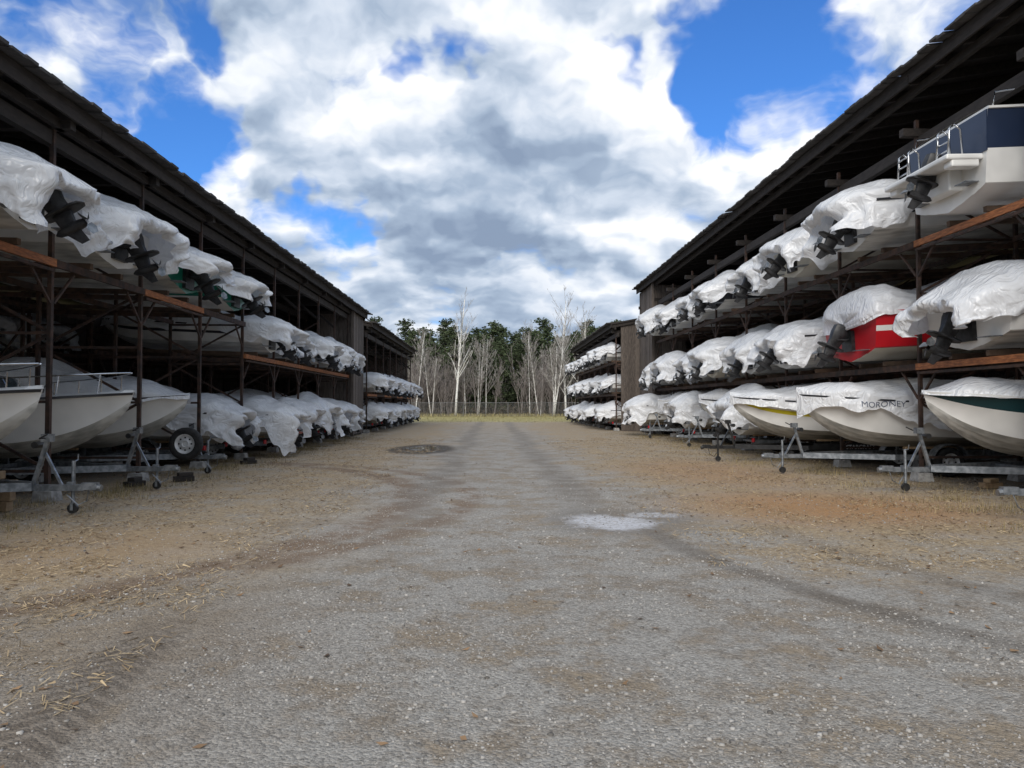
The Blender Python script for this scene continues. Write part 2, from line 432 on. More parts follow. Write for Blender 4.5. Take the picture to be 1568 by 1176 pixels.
def trailer_mesh(name, L, color='galv', spare=False, ax=.28):
    A = Acc(); zf = 0.42
    for s in (-1, 1):
        A.beam((0.15, s * 0.8, zf), (L * .68, s * 0.8, zf), 0.06, 0.12, 2)
        A.beam((L * .68, s * 0.8, zf), (L - 0.1, s * 0.06, zf), 0.06, 0.12, 2)
        A.beam((0.3, s * 0.52, zf + 0.2), (L * .62, s * 0.52, zf + 0.2), 0.09, 0.05, 3)
        for x in (0.5, L * .3, L * .55):
            A.beam((x, s * 0.52, zf), (x, s * 0.52, zf + 0.19), 0.05, 0.05, 2)
        wheel(A, (L * ax, s * 1.05, 0.33))
        n = 10; pr = None
        for i in range(n + 1):
            a = math.pi * (0.06 + 0.88 * i / n); p = (L * ax + math.cos(a) * 0.42, 0.33 + math.sin(a) * 0.40)
            if pr: A.beam((pr[0], s * 1.06, pr[1]), (p[0], s * 1.06, p[1]), 0.26, 0.015, 2)
            pr = p
        A.beam((L*ax, s*.8, .36), (L*ax, s*1.0, .33), .06, .06, 2)
        A.tube([(0.16, s * 0.92, zf), (0.16, s * 0.92, zf + 0.12)], 0.05, 8, 5)
    for x in (0.4, L * ax, L * .5, L * .68):
        A.beam((x, -0.78, zf), (x, 0.78, zf), 0.07, 0.07, 2)
    A.beam((L * .66, 0, zf - 0.02), (L + 0.62, 0, zf - 0.02), 0.075, 0.09, 2)
    A.box((L + 0.70, 0, zf), (0.22, 0.10, 0.10), 2); A.tube([(L + 0.78, 0, zf - .02), (L + 0.86, 0, zf - 0.03)], 0.05, 8, 2)
    A.beam((L - 0.12, 0, zf), (L + 0.08, 0, zf + 0.66), 0.055, 0.055, 2)
    A.beam((L + 0.3, 0, zf), (L + 0.05, 0, zf + 0.48), 0.035, 0.035, 2)
    A.box((L + 0.08, 0, zf + 0.70), (0.13, 0.13, 0.11), 2); A.tube([(L + 0.08, -0.08, zf + 0.7), (L + 0.08, -0.2, zf + 0.7), (L + 0.2, -0.22, zf + 0.76)], 0.012, 6, 4)
    A.lathe((L - 0.06, 0, zf + 0.60), [(-0.09, 0.0, 4), (-0.09, 0.05, 4), (0.09, 0.05, 4), (0.09, 0, 4)], 10)
    A.tube([(L + 0.4, 0.1, 0.16), (L + 0.4, 0.1, 0.78)], 0.028, 8, 2)
    A.tube([(L + 0.4, 0.1, 0.76), (L + 0.4, 0.22, 0.79), (L + 0.4, 0.22, 0.87)], 0.012, 6, 2)
    A.box((L + 0.4, 0.05, zf), (0.09, 0.09, 0.12), 2)
    A.lathe((L + 0.4, 0.1, 0.085), [(-0.025, 0, 4), (-0.025, 0.075, 4), (0.025, 0.075, 4), (0.025, 0, 4)], 12)
    A.beam((L + .4, .06, .17), (L + .4, .06, .06), .04, .012, 2)
    A.tube([(L + 0.66, 0.03, zf - 0.05), (L + 0.62, 0.06, 0.2), (L + 0.5, 0.05, 0.14), (L + 0.36, 0, 0.3)], 0.010, 5, 2)
    if spare:
        wheel(A, (L + 0.05, -0.28, 0.72), 0.37, 0.2); A.beam((L + .05, 0, zf), (L + .05, -.2, .72), .05, .05, 2)
    return A.mesh(name, [M['rubber'], M['rim'], M[color], M['timber'], M['blackpaint'], M['gelred']], True, 35)

# ------------------------------------------------------------------ library of boat variants
SCH = {
 'white': ('bottom', 'gelwhite', 'gelwhite', 'gelwhite', 'gelblack', 'gelwhite'),
 'whiteblack': ('bottom', 'gelwhite', 'gelblack', 'gelwhite', 'gelblack', 'gelwhite'),
 'cream': ('gelcream', 'gelcream', 'gelcream', 'gelwhite', 'gelwhite', 'gelcream'),
 'navy': ('gelwhite', 'gelwhite', 'gelnavy', 'gelnavy', 'gelwhite', 'gelwhite'),
 'red': ('gelcream', 'gelred', 'gelwhite', 'gelred', 'gelred', 'gelred'),
 'teal': ('bottom', 'gelwhite', 'gelteal', 'gelteal', 'gelwhite', 'gelteal'),
 'teal2': ('gelwhite', 'gelteal', 'gelteal', 'gelwhite', 'gelteal', 'gelteal'),
 'blue': ('gelwhite', 'gelwhite', 'gelblue', 'gelblue', 'gelwhite', 'gelwhite'),
 'black': ('bottom', 'gelblack', 'gelwhite', 'gelblack', 'gelwhite', 'gelblack'),
 'yellow': ('bottom', 'gelwhite', 'gelyellow', 'gelwhite', 'gelblack', 'gelwhite'),
 'dkstripe': ('bottom', 'gelwhite', 'gelwhite', 'geldkgreen', 'gelwhite', 'gelwhite'),
}
DIM = {'s': (5.3, 2.55, 0.74), 'm': (5.9, 2.75, 0.86), 'l': (6.4, 2.9, 1.05), 'g': (5.9, 2.5, 0.98), 'x': (7.0, 2.7, 1.55)}
_h = {}
def get_hull(d, s):
    if (d, s) not in _h: _h[(d, s)] = hull_mesh('hull', *DIM[d], [M[x] for x in SCH[s]])
    return _h[(d, s)]
_w = {}
def get_wrap(d, seed, peak=0.7, drape=0.5, mat='wrap0', low=0.2, skirt=0.1, reach=0.8):
    k = (d, seed, peak, drape, mat, low, skirt, reach)
    if k not in _w: _w[k] = wrap_mesh('shrink_wrap', seed, *DIM[d], peak=peak, drape=drape, mat=mat, low=low, skirt=skirt, reach=reach, ptop=0.36 + 0.03 * (seed % 5))
    return _w[k]
_d = {}
def get_drive(d, tilt):
    if (d, tilt) not in _d: _d[(d, tilt)] = outdrive_mesh('outdrive', tilt, DIM[d][2])
    return _d[(d, tilt)]
_t = {}
def get_trailer(L, c, sp, ax):
    if (L, c, sp, ax) not in _t: _t[(L, c, sp, ax)] = trailer_mesh('trailer_frame', L, c, sp, ax)
    return _t[(L, c, sp, ax)]

def place(side, Wtip, y, z, d, s, bow_out, seed, wrap=True, trailer=None, tilt=30, yaw=0, name=None, spare=False, pitch=0, sc=1, ax=.28, **kw):
    L, B, H = DIM[d]
    if side < 0:
        rz = 0 if bow_out else math.pi
        x = -(Wtip + L) if bow_out else -Wtip
    else:
        rz = math.pi if bow_out else 0
        x = (Wtip + L) if bow_out else Wtip
    rz += yaw
    e = empty(name or ('wrapped_boat' if wrap else 'motorboat'), (x, y, z), rz)
    e.rotation_euler = (0, -R(pitch), rz); e.scale = (1, sc, sc)
    obj('hull', get_hull(d, s), e)
    if wrap:
        w = obj('shrink_wrap', get_wrap(d, seed, **kw), e)
    else:
        w = None
        obj('deck', deck_mesh('deck', L, B, H, [M['gelwhite'], M['seat']]), e)
        obj('windshield', windshield('windshield', L, B, H), e)
        obj('bow_rail', rail('bow_rail', L, B, H), e)
    obj('outdrive', get_drive(d, tilt), e)
    if trailer:
        te = empty('boat_trailer', (x, y, 0), rz)
        obj('trailer_frame', get_trailer(L, trailer, spare, ax), te)
        e['tr'] = te.name
    return e, w

# ------------------------------------------------------------------ sheds and racks
def shed(side, W, ys, hdr, eaveH, oh, depth, rise=1.3, panel=True):
    s = side; e = empty('boat_storage_shed')
    rnd = random.Random(int(W * 100) + (5 if s > 0 else 0))
    y0, y1 = ys[0] - 0.5, ys[-1] + 0.15
    xe = s * (W - oh); xr = s * (W + depth / 2); xb = s * (W + depth + 0.6)
    zr = eaveH + rise
    A = Acc(); th = 0.10
    for (xa, za, xc, zc) in ((xe, eaveH, xr, zr), (xr, zr, xb, eaveH + 0.1)):
        vs = [(xa, y0, za), (xc, y0, zc), (xc, y1, zc), (xa, y1, za), (xa, y0, za + th), (xc, y0, zc + th), (xc, y1, zc + th), (xa, y1, za + th)]
        A.add(vs, [(0, 1, 2, 3), (7, 6, 5, 4), (0, 4, 5, 1), (2, 6, 7, 3), (3, 7, 4, 0)])
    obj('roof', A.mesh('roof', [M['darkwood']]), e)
    A = Acc(); y = y0
    while y < y1:
        w = rnd.uniform(0.22, 0.36); dz = rnd.uniform(-0.02, 0.03); dx = rnd.uniform(-0.03, 0.03)
        A.box((xe - s * (0.03 + dx), y + w / 2, eaveH + th + 0.03 + dz), (0.40, w - 0.015, 0.035 + rnd.uniform(0, 0.02)), 0, Matrix.Rotation(rnd.uniform(-0.03, 0.03), 3, 'X') @ Matrix.Rotation(s * rnd.uniform(-0.16, -0.05), 3, 'Y'))
        y += w
    obj('shingle_edge', A.mesh('shingle_edge', [M['shingle']]), e)
    A = Acc()
    y = y0
    while y < y1:
        l = min(3.6, y1 - y)
        A.box((xe + s * 0.03, y + l / 2, eaveH - 0.055 + rnd.uniform(-0.015, 0.015)), (0.05, l - 0.02, 0.24), 0)
        y += l
    obj('fascia', A.mesh('fascia', [M['darkwood']]), e)
    A = Acc(); y = y0 + 0.1
    slope = rise / (abs(xr) - abs(xe))
    while y < y1:
        A.beam((xe + s * 0.08, y, eaveH - 0.10 + 0.08 * slope), (xr, y, zr - 0.10), 0.07, 0.18)
        y += 0.9
    for yy in ys:
        A.beam((xe + s * 0.12, yy, hdr + 0.22), (s * (W + 3), yy, hdr + 0.22), 0.16, 0.16)
        A.beam((s * W, yy + .12, hdr - 0.9), (s * (W + 0.9), yy + .12, hdr - 0.1), 0.09, 0.09)
        A.beam((s * (W + 3), yy, hdr + .1), (s * (W + depth * .5), yy, zr - 0.2), 0.12, 0.14)
    for xx in (W + 0.06, W + 2.3, W + 4.6, W + depth * .5):
        A.beam((s * xx, y0, hdr), (s * xx, y1, hdr), 0.14, 0.24)
    A.beam((s * (W - 0.12), y0, eaveH - 0.2), (s * (W - 0.12), y1, eaveH - 0.2), 0.1, 0.16)
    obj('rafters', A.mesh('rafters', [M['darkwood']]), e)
    A = Acc()
    y = y0
    while y < y1 - 0.1:
        w = rnd.uniform(0.2, 0.27)
        A.box((s * (W + depth) + rnd.uniform(-0.006, 0.006), y + w / 2, eaveH / 2), (0.03, w - 0.006, eaveH))
        y += w
    obj('back_wall', A.mesh('back_wall', [M['plank']]), e)
    A = Acc()
    for yy in (y1 - 0.05,) + ((y0 + .2,) if ys[0] > 30 else ()):
        x = W + 0.25
        while x < W + depth:
            w = rnd.uniform(0.2, 0.27); zt = eaveH + rise * (1 - abs(x - W - depth / 2) / (depth / 2 + oh)) - 0.1
            A.box((s * (x + w / 2), yy + rnd.uniform(-0.006, 0.006), zt / 2), (w - 0.006, 0.03, zt))
            x += w
    obj('gable_wall', A.mesh('gable_wall', [M['plank']]), e)
    if panel:
        A = Acc(); y = ys[-2]
        while y < ys[-1] - 0.02:
            w = rnd.uniform(0.17, 0.26); top = eaveH - 0.05 + slope * (oh - .35)
            z0 = rnd.uniform(0.02, 0.12)
            A.box((s * (W - 0.22) + rnd.uniform(-0.012, 0.012), y + w / 2, (top - .1 + z0) / 2), (0.03, w - 0.008, top - .1 - z0))
            y += w
        x = W - 0.2
        while x < W + 1.4:
            w = 0.22
            A.box((s * (x + w / 2), ys[-2] - 0.02 + rnd.uniform(-0.01, 0.01), (eaveH - .2) / 2), (w - 0.008, 0.03, eaveH - .25)); x += w
        A.beam((s * (W - 0.27), ys[-2] - 0.05, 0), (s * (W - 0.27), ys[-2] - 0.05, eaveH - 0.15), 0.14, 0.14)
        obj('plank_panel', A.mesh('plank_panel', [M['plank']]), e)
    return e

def rack(side, W, ys, hdr, levels_fn, orange_fn, pitch=0.0):
    s = side; e = empty('storage_rack'); tp = math.tan(R(pitch))
    U = Acc(); Bm = Acc(); Br = Acc(); F = Acc(); Bk = Acc()
    for i, y in enumerate(ys):
        for k, xx in enumerate((W, W + 2.1, W + 4.4, W + 6.2)):
            U.beam((s * xx, y, 0.12), (s * xx, y, hdr + 0.5 if k == 0 else hdr - .1), 0.07, 0.075)
            F.box((s * xx, y, 0.09), (0.34, 0.34, 0.18), 0, None, 0.85)
        for (xa, xb) in ((W, W + 2.1), (W + 4.4, W + 6.2)):
            z = 0.5; fl = i % 2
            while z < hdr - 1.0:
                z2 = z + 1.15
                a, b = (xa, xb) if fl else (xb, xa)
                Br.beam((s * a, y + 0.05, z), (s * b, y + 0.05, z2), 0.035, 0.05)
                Br.beam((s * xa, y - 0.02, z), (s * xb, y - 0.02, z), 0.035, 0.05)
                z = z2; fl = not fl
    for i in range(len(ys) - 1):
        ya, yb = ys[i], ys[i + 1]
        for li, z in enumerate(levels_fn(i)):
            mi = 1 if orange_fn(i, li) else 0
            Bm.beam((s * (W - 0.07), ya + 0.003, z - 0.08), (s * (W - 0.07), yb - 0.003, z - 0.08), 0.06, 0.13, mi)
            if mi: Bm.beam((s * (W - 0.075), ya + 0.05, z - 0.21), (s * (W - 0.075), yb - 0.05, z - 0.21), 0.05, 0.05, 0)
            for xx in (2.1, 4.4, 6.2):
                zz = z - 0.08 + tp * xx
                Bm.beam((s * (W + xx - .07), ya + .003, zz), (s * (W + xx - .07), yb - .003, zz), 0.05, 0.12, 0)
            Bm.beam((s * W, ya + 0.07, z - 0.2), (s * (W + 6.2), ya + 0.07, z - 0.2 + tp * 6.2), 0.05, 0.1, 0)
            yc = (ya + yb) / 2
            for q in (-0.55, 0.55):
                Bk.beam((s * (W - 0.12), yc + q, z + 0.06 - tp * .12), (s * (W + 5.2), yc + q, z + 0.06 + tp * 5.2), 0.1, 0.1)
            Br.beam((s * (W - 0.02), ya + 0.05, z - 0.75), (s * (W - 0.02), ya + 0.65, z - 0.17), 0.04, 0.04)
            Br.beam((s * (W - 0.02), yb - 0.05, z - 0.75), (s * (W - 0.02), yb - 0.65, z - 0.17), 0.04, 0.04)
        if i % 2 == 0:
            Br.beam((s * (W + 4.4), ya, 0.4), (s * (W + 4.4), yb, hdr - 2.5), 0.035, 0.05)
            Br.beam((s * (W + 4.46), yb, 0.4), (s * (W + 4.46), ya, hdr - 2.5), 0.035, 0.05)
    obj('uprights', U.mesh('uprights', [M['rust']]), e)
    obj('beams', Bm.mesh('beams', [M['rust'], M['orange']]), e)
    obj('bracing', Br.mesh('bracing', [M['rust']]), e)
    obj('bunks', Bk.mesh('bunks', [M['bunk']]), e)
    obj('footings', F.mesh('footings', [M['concrete']]), e)
    return e

WL, WR, WL2, WR2 = 7.4, 9.0, 7.25, 7.6
ysL = [12.7 + 3.2 * k for k in range(-3, 10)]
ysR = [15.6 + 3.6 * k for k in range(-4, 9)]
ysL2 = [43.2 + 3.25 * k for k in range(0, 8)]
ysR2 = [46.2 + 3.2 * k for k in range(0, 8)]
shed(-1, WL, ysL, 6.08, 6.5, 0.45, 14.0)
shed(1, WR, ysR, 7.15, 8.4, 0.45, 14.0)
shed(-1, WL2, ysL2, 5.6, 6.2, 0.4, 13.0, panel=False)
shed(1, WR2, ysR2, 5.9, 6.5, 0.4, 13.0, panel=False)
PR, PL = 3.0, 1.5
rack(-1, WL, ysL, 6.08, lambda i: [4.05] if i < 6 else ([3.12] if i < 11 else []), lambda i, l: (i in (2, 4, 6, 7, 8, 9, 10)), PL)
rack(1, WR, ysR, 7.15, lambda i: [2.48, 5.08] if i < 11 else [], lambda i, l: i <= 3, PR)
rack(-1, WL2, ysL2, 5.6, lambda i: [2.25], lambda i, l: i % 2 == 0)
rack(1, WR2, ysR2, 5.9, lambda i: [2.3, 4.3], lambda i, l: False)
def bay(ys, i): return (ys[i] + ys[i + 1]) / 2

rn = random.Random(11)
# ---- left shed, upper level
lt = [('s', 'white', 1), ('m', 'cream', 2), ('s', 'white', 3), ('m', 'white', 4), ('s', 'teal', 5), ('s', 'teal2', 6)]
for i in range(0, 6):
    d, sc, sd = lt[i]
    place(-1, {2: 6.8, 3: 7.1}.get(i, 7.1), bay(ysL, i), 4.17, d, sc, False, sd, tilt=20 + 5 * (i % 3), yaw=R(rn.uniform(-3, 3)), pitch=PL, peak=0.55, low=0.32, drape=0.24 if i > 3 else .40, skirt=.08 if i > 3 else .16)
for i in range(6, 11):
    place(-1, 7.2 + rn.uniform(-.25, .2), bay(ysL, i), 3.24, 's', ['whiteblack', 'white', 'black', 'white', 'blue'][i - 6], False, 60 + i, tilt=25, yaw=R(rn.uniform(-3, 3)), pitch=PL, sc=rn.uniform(.94, 1.04), peak=0.55, low=0.33, drape=0.34, skirt=.16)
# ---- left shed, ground
place(-1, 6.35, bay(ysL, 1) , 0.62, 'g', 'white', True, 1, wrap=False, trailer='galv')
place(-1, 6.55, bay(ysL, 2), 0.60, 'g', 'white', True, 1, wrap=False, trailer='galv')
place(-1, 6.75, bay(ysL, 3), 0.60, 'g', 'white', True, 1, wrap=False, trailer='galv', ax=.55)
place(-1, 7.0, bay(ysL, 4), 0.60, 'g', 'white', True, 12, trailer='galv', spare=True, peak=1.1, low=0.35, mat='wrap1', drape=0.1, skirt=.14)
place(-1, 7.4, bay(ysL, 5), 0.55, 'm', 'white', False, 13, trailer='galv', yaw=R(3), peak=0.95, low=0.4, mat='wrap1', drape=0.45, skirt=.22)
for i in range(6, 11):
    place(-1, 7.1 + rn.uniform(-.35, .3), bay(ysL, i), 0.55, 'm', ['whiteblack', 'red', 'white', 'white', 'cream'][i - 6], False, 70 + i, trailer='galv', tilt=15, yaw=R(rn.uniform(-5, 5)), sc=rn.uniform(.9, 1.05), peak=0.7, low=0.38, drape=[.6, .32, .65, .45, .6][i - 6], skirt=.18)
# ---- left shed, back row
for i in range(0, 7):
    place(-1, 14.3, bay(ysL, i), 0.55, 'l', 'white', i % 2 == 0, 20 + i % 2, peak=0.9, mat='wrap2', low=0.3, drape=0.25)
    place(-1, 14.3, bay(ysL, i), 3.1, 'm', 'blue' if i % 3 == 0 else 'white', False, 22, peak=0.5, mat='wrap2', low=0.3, drape=0.25)
# ---- right shed, top level
rt = {1: ('m', 'white', 31), 2: ('m', 'white', 31), 4: ('m', 'whiteblack', 32), 5: ('m', 'cream', 33), 6: ('m', 'white', 34), 7: ('s', 'black', 35), 8: ('m', 'white', 36), 9: ('s', 'blue', 37), 10: ('m', 'white', 38)}
for i, (d, sc, sd) in rt.items():
    W0 = 8.6 + rn.uniform(-.25, .2)
    if i <= 2: W0 = 9.2
    place(1, W0, bay(ysR, i), 5.21, d, sc, False, sd, tilt=24 + 6 * (i % 3), yaw=R(rn.uniform(-3.5, 3.5)), pitch=PR, sc=rn.uniform(.98, 1.08), peak=0.85, low=0.42, drape=[.25, .14, .32][i % 3] + .1, reach=0.9, skirt=.26)
eN, _ = place(1, 8.55, bay(ysR, 3), 5.2, 'x', 'navy', False, 1, wrap=False, tilt=20, pitch=1.5)
A = Acc()
A.box((-0.32, 0, 0.74), (0.66, 2.1, 0.10), 0); A.box((-0.3, 0.9, 0.64), (0.5, 0.25, 0.14), 0); A.box((-0.3, -0.9, 0.64), (0.5, 0.25, 0.14), 0); A.box((-0.12, 0, 0.5), (0.26, 0.9, 0.4), 0)
obj('swim_platform', A.mesh('swim_platform', [M['gelwhite']]), eN, bevel=0.03)
A = Acc(); A.add([(-0.02, -1.17, 0.8), (-0.02, 1.17, 0.8), (-0.02, 1.205, 1.5), (-0.02, -1.205, 1.5), (0.0, -1.17, 0.8), (0.0, 1.17, 0.8), (0.0, 1.205, 1.5), (0.0, -1.205, 1.5)], [(3, 2, 1, 0), (0, 1, 5, 4), (2, 3, 7, 6), (1, 2, 6, 5), (3, 0, 4, 7)])
obj('transom_panel', A.mesh('transom_panel', [M['gelnavy']]), eN)
A = Acc()
for q in (-0.85, 0.45):
    for dy in (0, 0.34):
        A.tube([(-0.5, q + dy, 0.78), (-0.46, q + dy, 1.30), (-0.38, q + dy, 1.38), (-0.26, q + dy, 1.28), (-0.24, q + dy, 0.78)], 0.018, 6)
    for zz in (0.92, 1.07, 1.22): A.tube([(-0.48, q, zz), (-0.48, q + 0.34, zz)], 0.014, 6)
for dy in (-1.2, 1.2):
    A.tube([(0.1, dy, 1.55), (0.15, dy, 1.8), (0.9, dy, 1.9), (1.8, dy, 1.84), (1.9, dy, 1.57)], 0.018, 6)
obj('boarding_ladder', A.mesh('boarding_ladder', [M['chrome']], True), eN)
# ---- right shed, mid level
rm = {1: ('m', 'white', 41), 2: ('m', 'white', 41), 3: ('m', 'white', 42), 5: ('m', 'whiteblack', 43), 6: ('m', 'white', 44), 7: ('m', 'cream', 45), 8: ('s', 'black', 46), 9: ('m', 'white', 47), 10: ('s', 'white', 49)}
for i, (d, sc, sd) in rm.items():
    W0 = 8.5 + rn.uniform(-.3, .2)
    if i <= 2: W0 = 9.2
    if i == 3: W0 = 8.8
    place(1, W0, bay(ysR, i) - (.15 if i == 3 else 0), 2.61, d, sc, False, sd, tilt=22 + 6 * (i % 3), yaw=R(rn.uniform(-3.5, 3.5)), pitch=PR, sc=rn.uniform(.98, 1.07), peak=0.85, low=0.42, drape=[.24, .36, .3][i % 3], reach=0.9, skirt=.26)
place(1, 8.45, bay(ysR, 4) + .1, 2.61, 'l', 'red', False, 48, tilt=25, pitch=PR, peak=0.85, low=0.45, drape=0.02, skirt=0.14)
# ---- right shed, ground
place(1, 7.8, bay(ysR, 2), 0.6, 'g', 'white', True, 51, trailer='galv', peak=0.6, low=.3)
place(1, 8.0, bay(ysR, 3), 0.62, 'g', 'dkstripe', True, 51, trailer='galv', peak=0.5, low=0.26, skirt=0.04, drape=0.02)
eM, wM = place(1, 7.15, bay(ysR, 4) + 0.1, 0.62, 'g', 'white', True, 52, trailer='galv', ax=.5, peak=0.55, low=0.40, skirt=0.42, drape=0.1)
eY, wY = place(1, 6.75, bay(ysR, 5) + .2, 0.60, 'g', 'yellow', True, 53, trailer='blackpaint', peak=0.5, low=0.34, skirt=0.26, drape=0.1)
place(1, 8.1, bay(ysR, 6), 0.6, 'g', 'blue', False, 54, trailer='galv', peak=0.8, low=.45, drape=0.35, reach=1.0, skirt=.28)
for i in range(7, 11):
    place(1, 8.0 + rn.uniform(-.3, .3), bay(ysR, i), 0.6, 'g', ['white', 'blue', 'cream', 'white'][i - 7], i % 2 == 1, 55 + i, trailer='galv', yaw=R(rn.uniform(-4, 4)), peak=0.75, low=.42, drape=0.35, reach=1.0, skirt=.28)
def lettering(text, size, parent, loc, tgt=None, mat='ink', name='lettering', offs=0.004):
    cu = bpy.data.curves.new(name, 'FONT'); cu.body = text; cu.size = size; cu.align_x = 'CENTER'; cu.offset = offs
    to = bpy.data.objects.new('tmp', cu); COL.objects.link(to)
    dg = bpy.context.evaluated_depsgraph_get(); me = bpy.data.meshes.new_from_object(to.evaluated_get(dg))
    bpy.data.objects.remove(to)
    me.name = name; me.materials.clear(); me.materials.append(M[mat])
    bv = BVHTree.FromPolygons([v.co.copy() for v in tgt.vertices], [tuple(p.vertices) for p in tgt.polygons]) if tgt else None
    for v in me.vertices:
        x, z = loc[0] - v.co.x, loc[2] + v.co.y + (0.015 * math.sin(v.co.x * 9) if tgt else 0)
        y = loc[1]
        if bv:
            h = bv.ray_cast(Vector((x, 3.0, z)), Vector((0, -1, 0)))
            y = (h[0].y + 0.02) if h[0] is not None else y
        v.co = (x, y, z)
    return obj(name, me, parent)
lettering('MORONEY', 0.18, eM, (4.4, 0.9, zg_fn(.75, .98) - 0.18), wM.data, offs=-0.001)
tr = bpy.data.objects[eY['tr']]
lettering('STARCRAFT', 0.15, tr, (2.6, 0.876, 0.40), None, 'letter')
A = Acc(); A.box((2.6, 0.862, 0.45), (2.6, 0.02, 0.19)); obj('side_panel', A.mesh('side_panel', [M['blackpaint']]), tr)
# ---- second sheds
for i in range(7):
    kk = dict(peak=0.58, low=0.34, drape=0.34, skirt=.16)
    place(-1, 7.05 + rn.uniform(-.2, .2), bay(ysL2, i), 2.36, 's', rn.choice(['white', 'blue', 'whiteblack']), False, 66 + i % 5, tilt=25, yaw=R(rn.uniform(-4, 4)), sc=rn.uniform(.92, 1.05), **kk)
    place(-1, 7.0 + rn.uniform(-.2, .3), bay(ysL2, i), 0.5, 's', rn.choice(['white', 'cream', 'whiteblack']), False, 66 + (i + 2) % 5, tilt=20, yaw=R(rn.uniform(-4, 4)), sc=rn.uniform(.9, 1.05), trailer='galv', **kk)
    place(1, 7.3 + rn.uniform(-.2, .2), bay(ysR2, i), 2.41, 's', rn.choice(['white', 'black', 'whiteblack']), False, 66 + (i + 1) % 5, tilt=25, yaw=R(rn.uniform(-4, 4)), sc=rn.uniform(.92, 1.05), **kk)
    place(1, 7.3 + rn.uniform(-.2, .2), bay(ysR2, i), 4.41, 's', rn.choice(['white', 'blue', 'whiteblack']), False, 66 + (i + 3) % 5, tilt=25, yaw=R(rn.uniform(-4, 4)), sc=rn.uniform(.85, .98), **kk)
    place(1, 7.2 + rn.uniform(-.2, .3), bay(ysR2, i), 0.5, 's', rn.choice(['white', 'red', 'whiteblack']), False, 66 + (i + 4) % 5, tilt=20, yaw=R(rn.uniform(-4, 4)), sc=rn.uniform(.9, 1.05), trailer='galv', **kk)

# ---- cribbing and loose blocks
A = Acc()
for k, (x, y) in enumerate([(-7.6, 11.1), (-7.55, 11.5)]):
    for q in range(3):
        A.box((x + 0.03 * q, y, 0.08 + 0.155 * q), (0.6, 0.16, 0.15), 0, Matrix.Rotation(0.1 * q, 3, 'Z'))
A.box((-7.5, 11.3, 0.54), (0.18, 0.7, 0.12), 0)
obj('timber_cribbing', A.mesh('timber_cribbing', [M['timber']]), bevel=0.01)
for (x, y, r) in ((-6.5, 16.0, 0.4), (9.6, 14.3, 0.2), (-7.05, 15.0, 1.2), (-6.6, 20.5, .8)):
    A = Acc(); A.box((0, 0, 0.05), (0.42, 0.16, 0.10), 0); A.box((0.03, 0.02, 0.14), (0.3, 0.14, 0.075), 0, Matrix.Rotation(0.3, 3, 'Z'))
    obj('wood_block', A.mesh('wood_block', [M['darkwood'] if r > .3 else M['timber']]), loc=(x, y, 0), rotz=r, bevel=0.008)

# ------------------------------------------------------------------ ground
def gheight(x, y):
    n = noise.noise(Vector((x * 0.25, y * 0.25, 0))) * 0.03 + noise.noise(Vector((x * 1.1, y * 1.1, 4))) * 0.012
    n -= 0.05 * math.exp(-(((x + 2.6) / 0.75) ** 2 + ((y - 27.5) / 1.3) ** 2))
    return n * (1 if y < 80 else 0.6) - 0.01
def axis(lo, hi, a, b, fine, n_out):
    mid = np.arange(a, b, fine)
    lo_ = lo + (a - lo) * (1 - (1 - np.linspace(0, 1, n_out, endpoint=False)) ** 2.5)
    hi_ = b + (hi - b) * (np.linspace(0, 1, n_out)) ** 2.5
    return np.concatenate([lo_, mid, hi_])
gx = axis(-500, 500, -10, 10, 0.2, 20); gy = axis(-120, 900, 0, 34, 0.25, 30)
vs = [(x, y, gheight(x, y)) for y in gy for x in gx]; nx = len(gx)
fs = [(j * nx + i, j * nx + i + 1, (j + 1) * nx + i + 1, (j + 1) * nx + i) for j in range(len(gy) - 1) for i in range(nx - 1)]
me = bpy.data.meshes.new('ground'); me.from_pydata(vs, [], fs); me.polygons.foreach_set('use_smooth', [True] * len(fs))
gm, t, b = mat_new('gravel_ground')
pos = t.new('ShaderNodeTexCoord').outputs['Object']
sp = t.new('ShaderNodeSeparateXYZ', Vector=pos); X, Y = sp.outputs[0], sp.outputs[1]
nb = t.noise(pos, 0.28, 3, 0.6).outputs[0]; nm = t.noise(pos, 1.3, 6, 0.74).outputs[0]; nf = t.noise(pos, 16, 3, 0.75).outputs[0]
wob = t.m('ADD', t.m('MULTIPLY', t.m('SUBTRACT', nb, 0.5), 5.0), t.m('MULTIPLY', t.m('SUBTRACT', nm, 0.5), 3.4))
Xw = t.m('ADD', X, wob); Yw = t.m('ADD', Y, wob)
sideL = t.m('MULTIPLY', t.ss(Xw, -1.4, -3.8), t.ss(Yw, 3.0, 6.5, 0.5, 1))
sideR = t.m('MULTIPLY', t.ss(Xw, 1.6, 3.9), t.ss(Yw, 5.5, 8.5))
tan = t.m('MAXIMUM', sideL, sideR)
tan = t.m('MULTIPLY', tan, t.ss(nm, 0.34, 0.58, 0.35, 1.0))
patch = t.m('MULTIPLY', t.ss(nm, 0.5, 0.64), t.m('MULTIPLY', t.ss(nb, .35, .6), .5))
tan = t.m('MAXIMUM', tan, patch)
farT = t.m('MULTIPLY', t.ss(Yw, 30, 60), 0.4)
tan = t.m('MAXIMUM', tan, farT)
def blob(cx, cy, rx, ry, lo=1.0, hi=0.5, wamp=0.35):
    dx = t.m('DIVIDE', t.m('SUBTRACT', X, cx), rx); dy = t.m('DIVIDE', t.m('SUBTRACT', Y, cy), ry)
    d = t.m('SQRT', t.m('ADD', t.m('MULTIPLY', dx, dx), t.m('MULTIPLY', dy, dy)))
    d = t.m('ADD', d, t.m('MULTIPLY', t.m('SUBTRACT', nm, 0.5), wamp * 3))
    return t.ss(d, lo, hi)
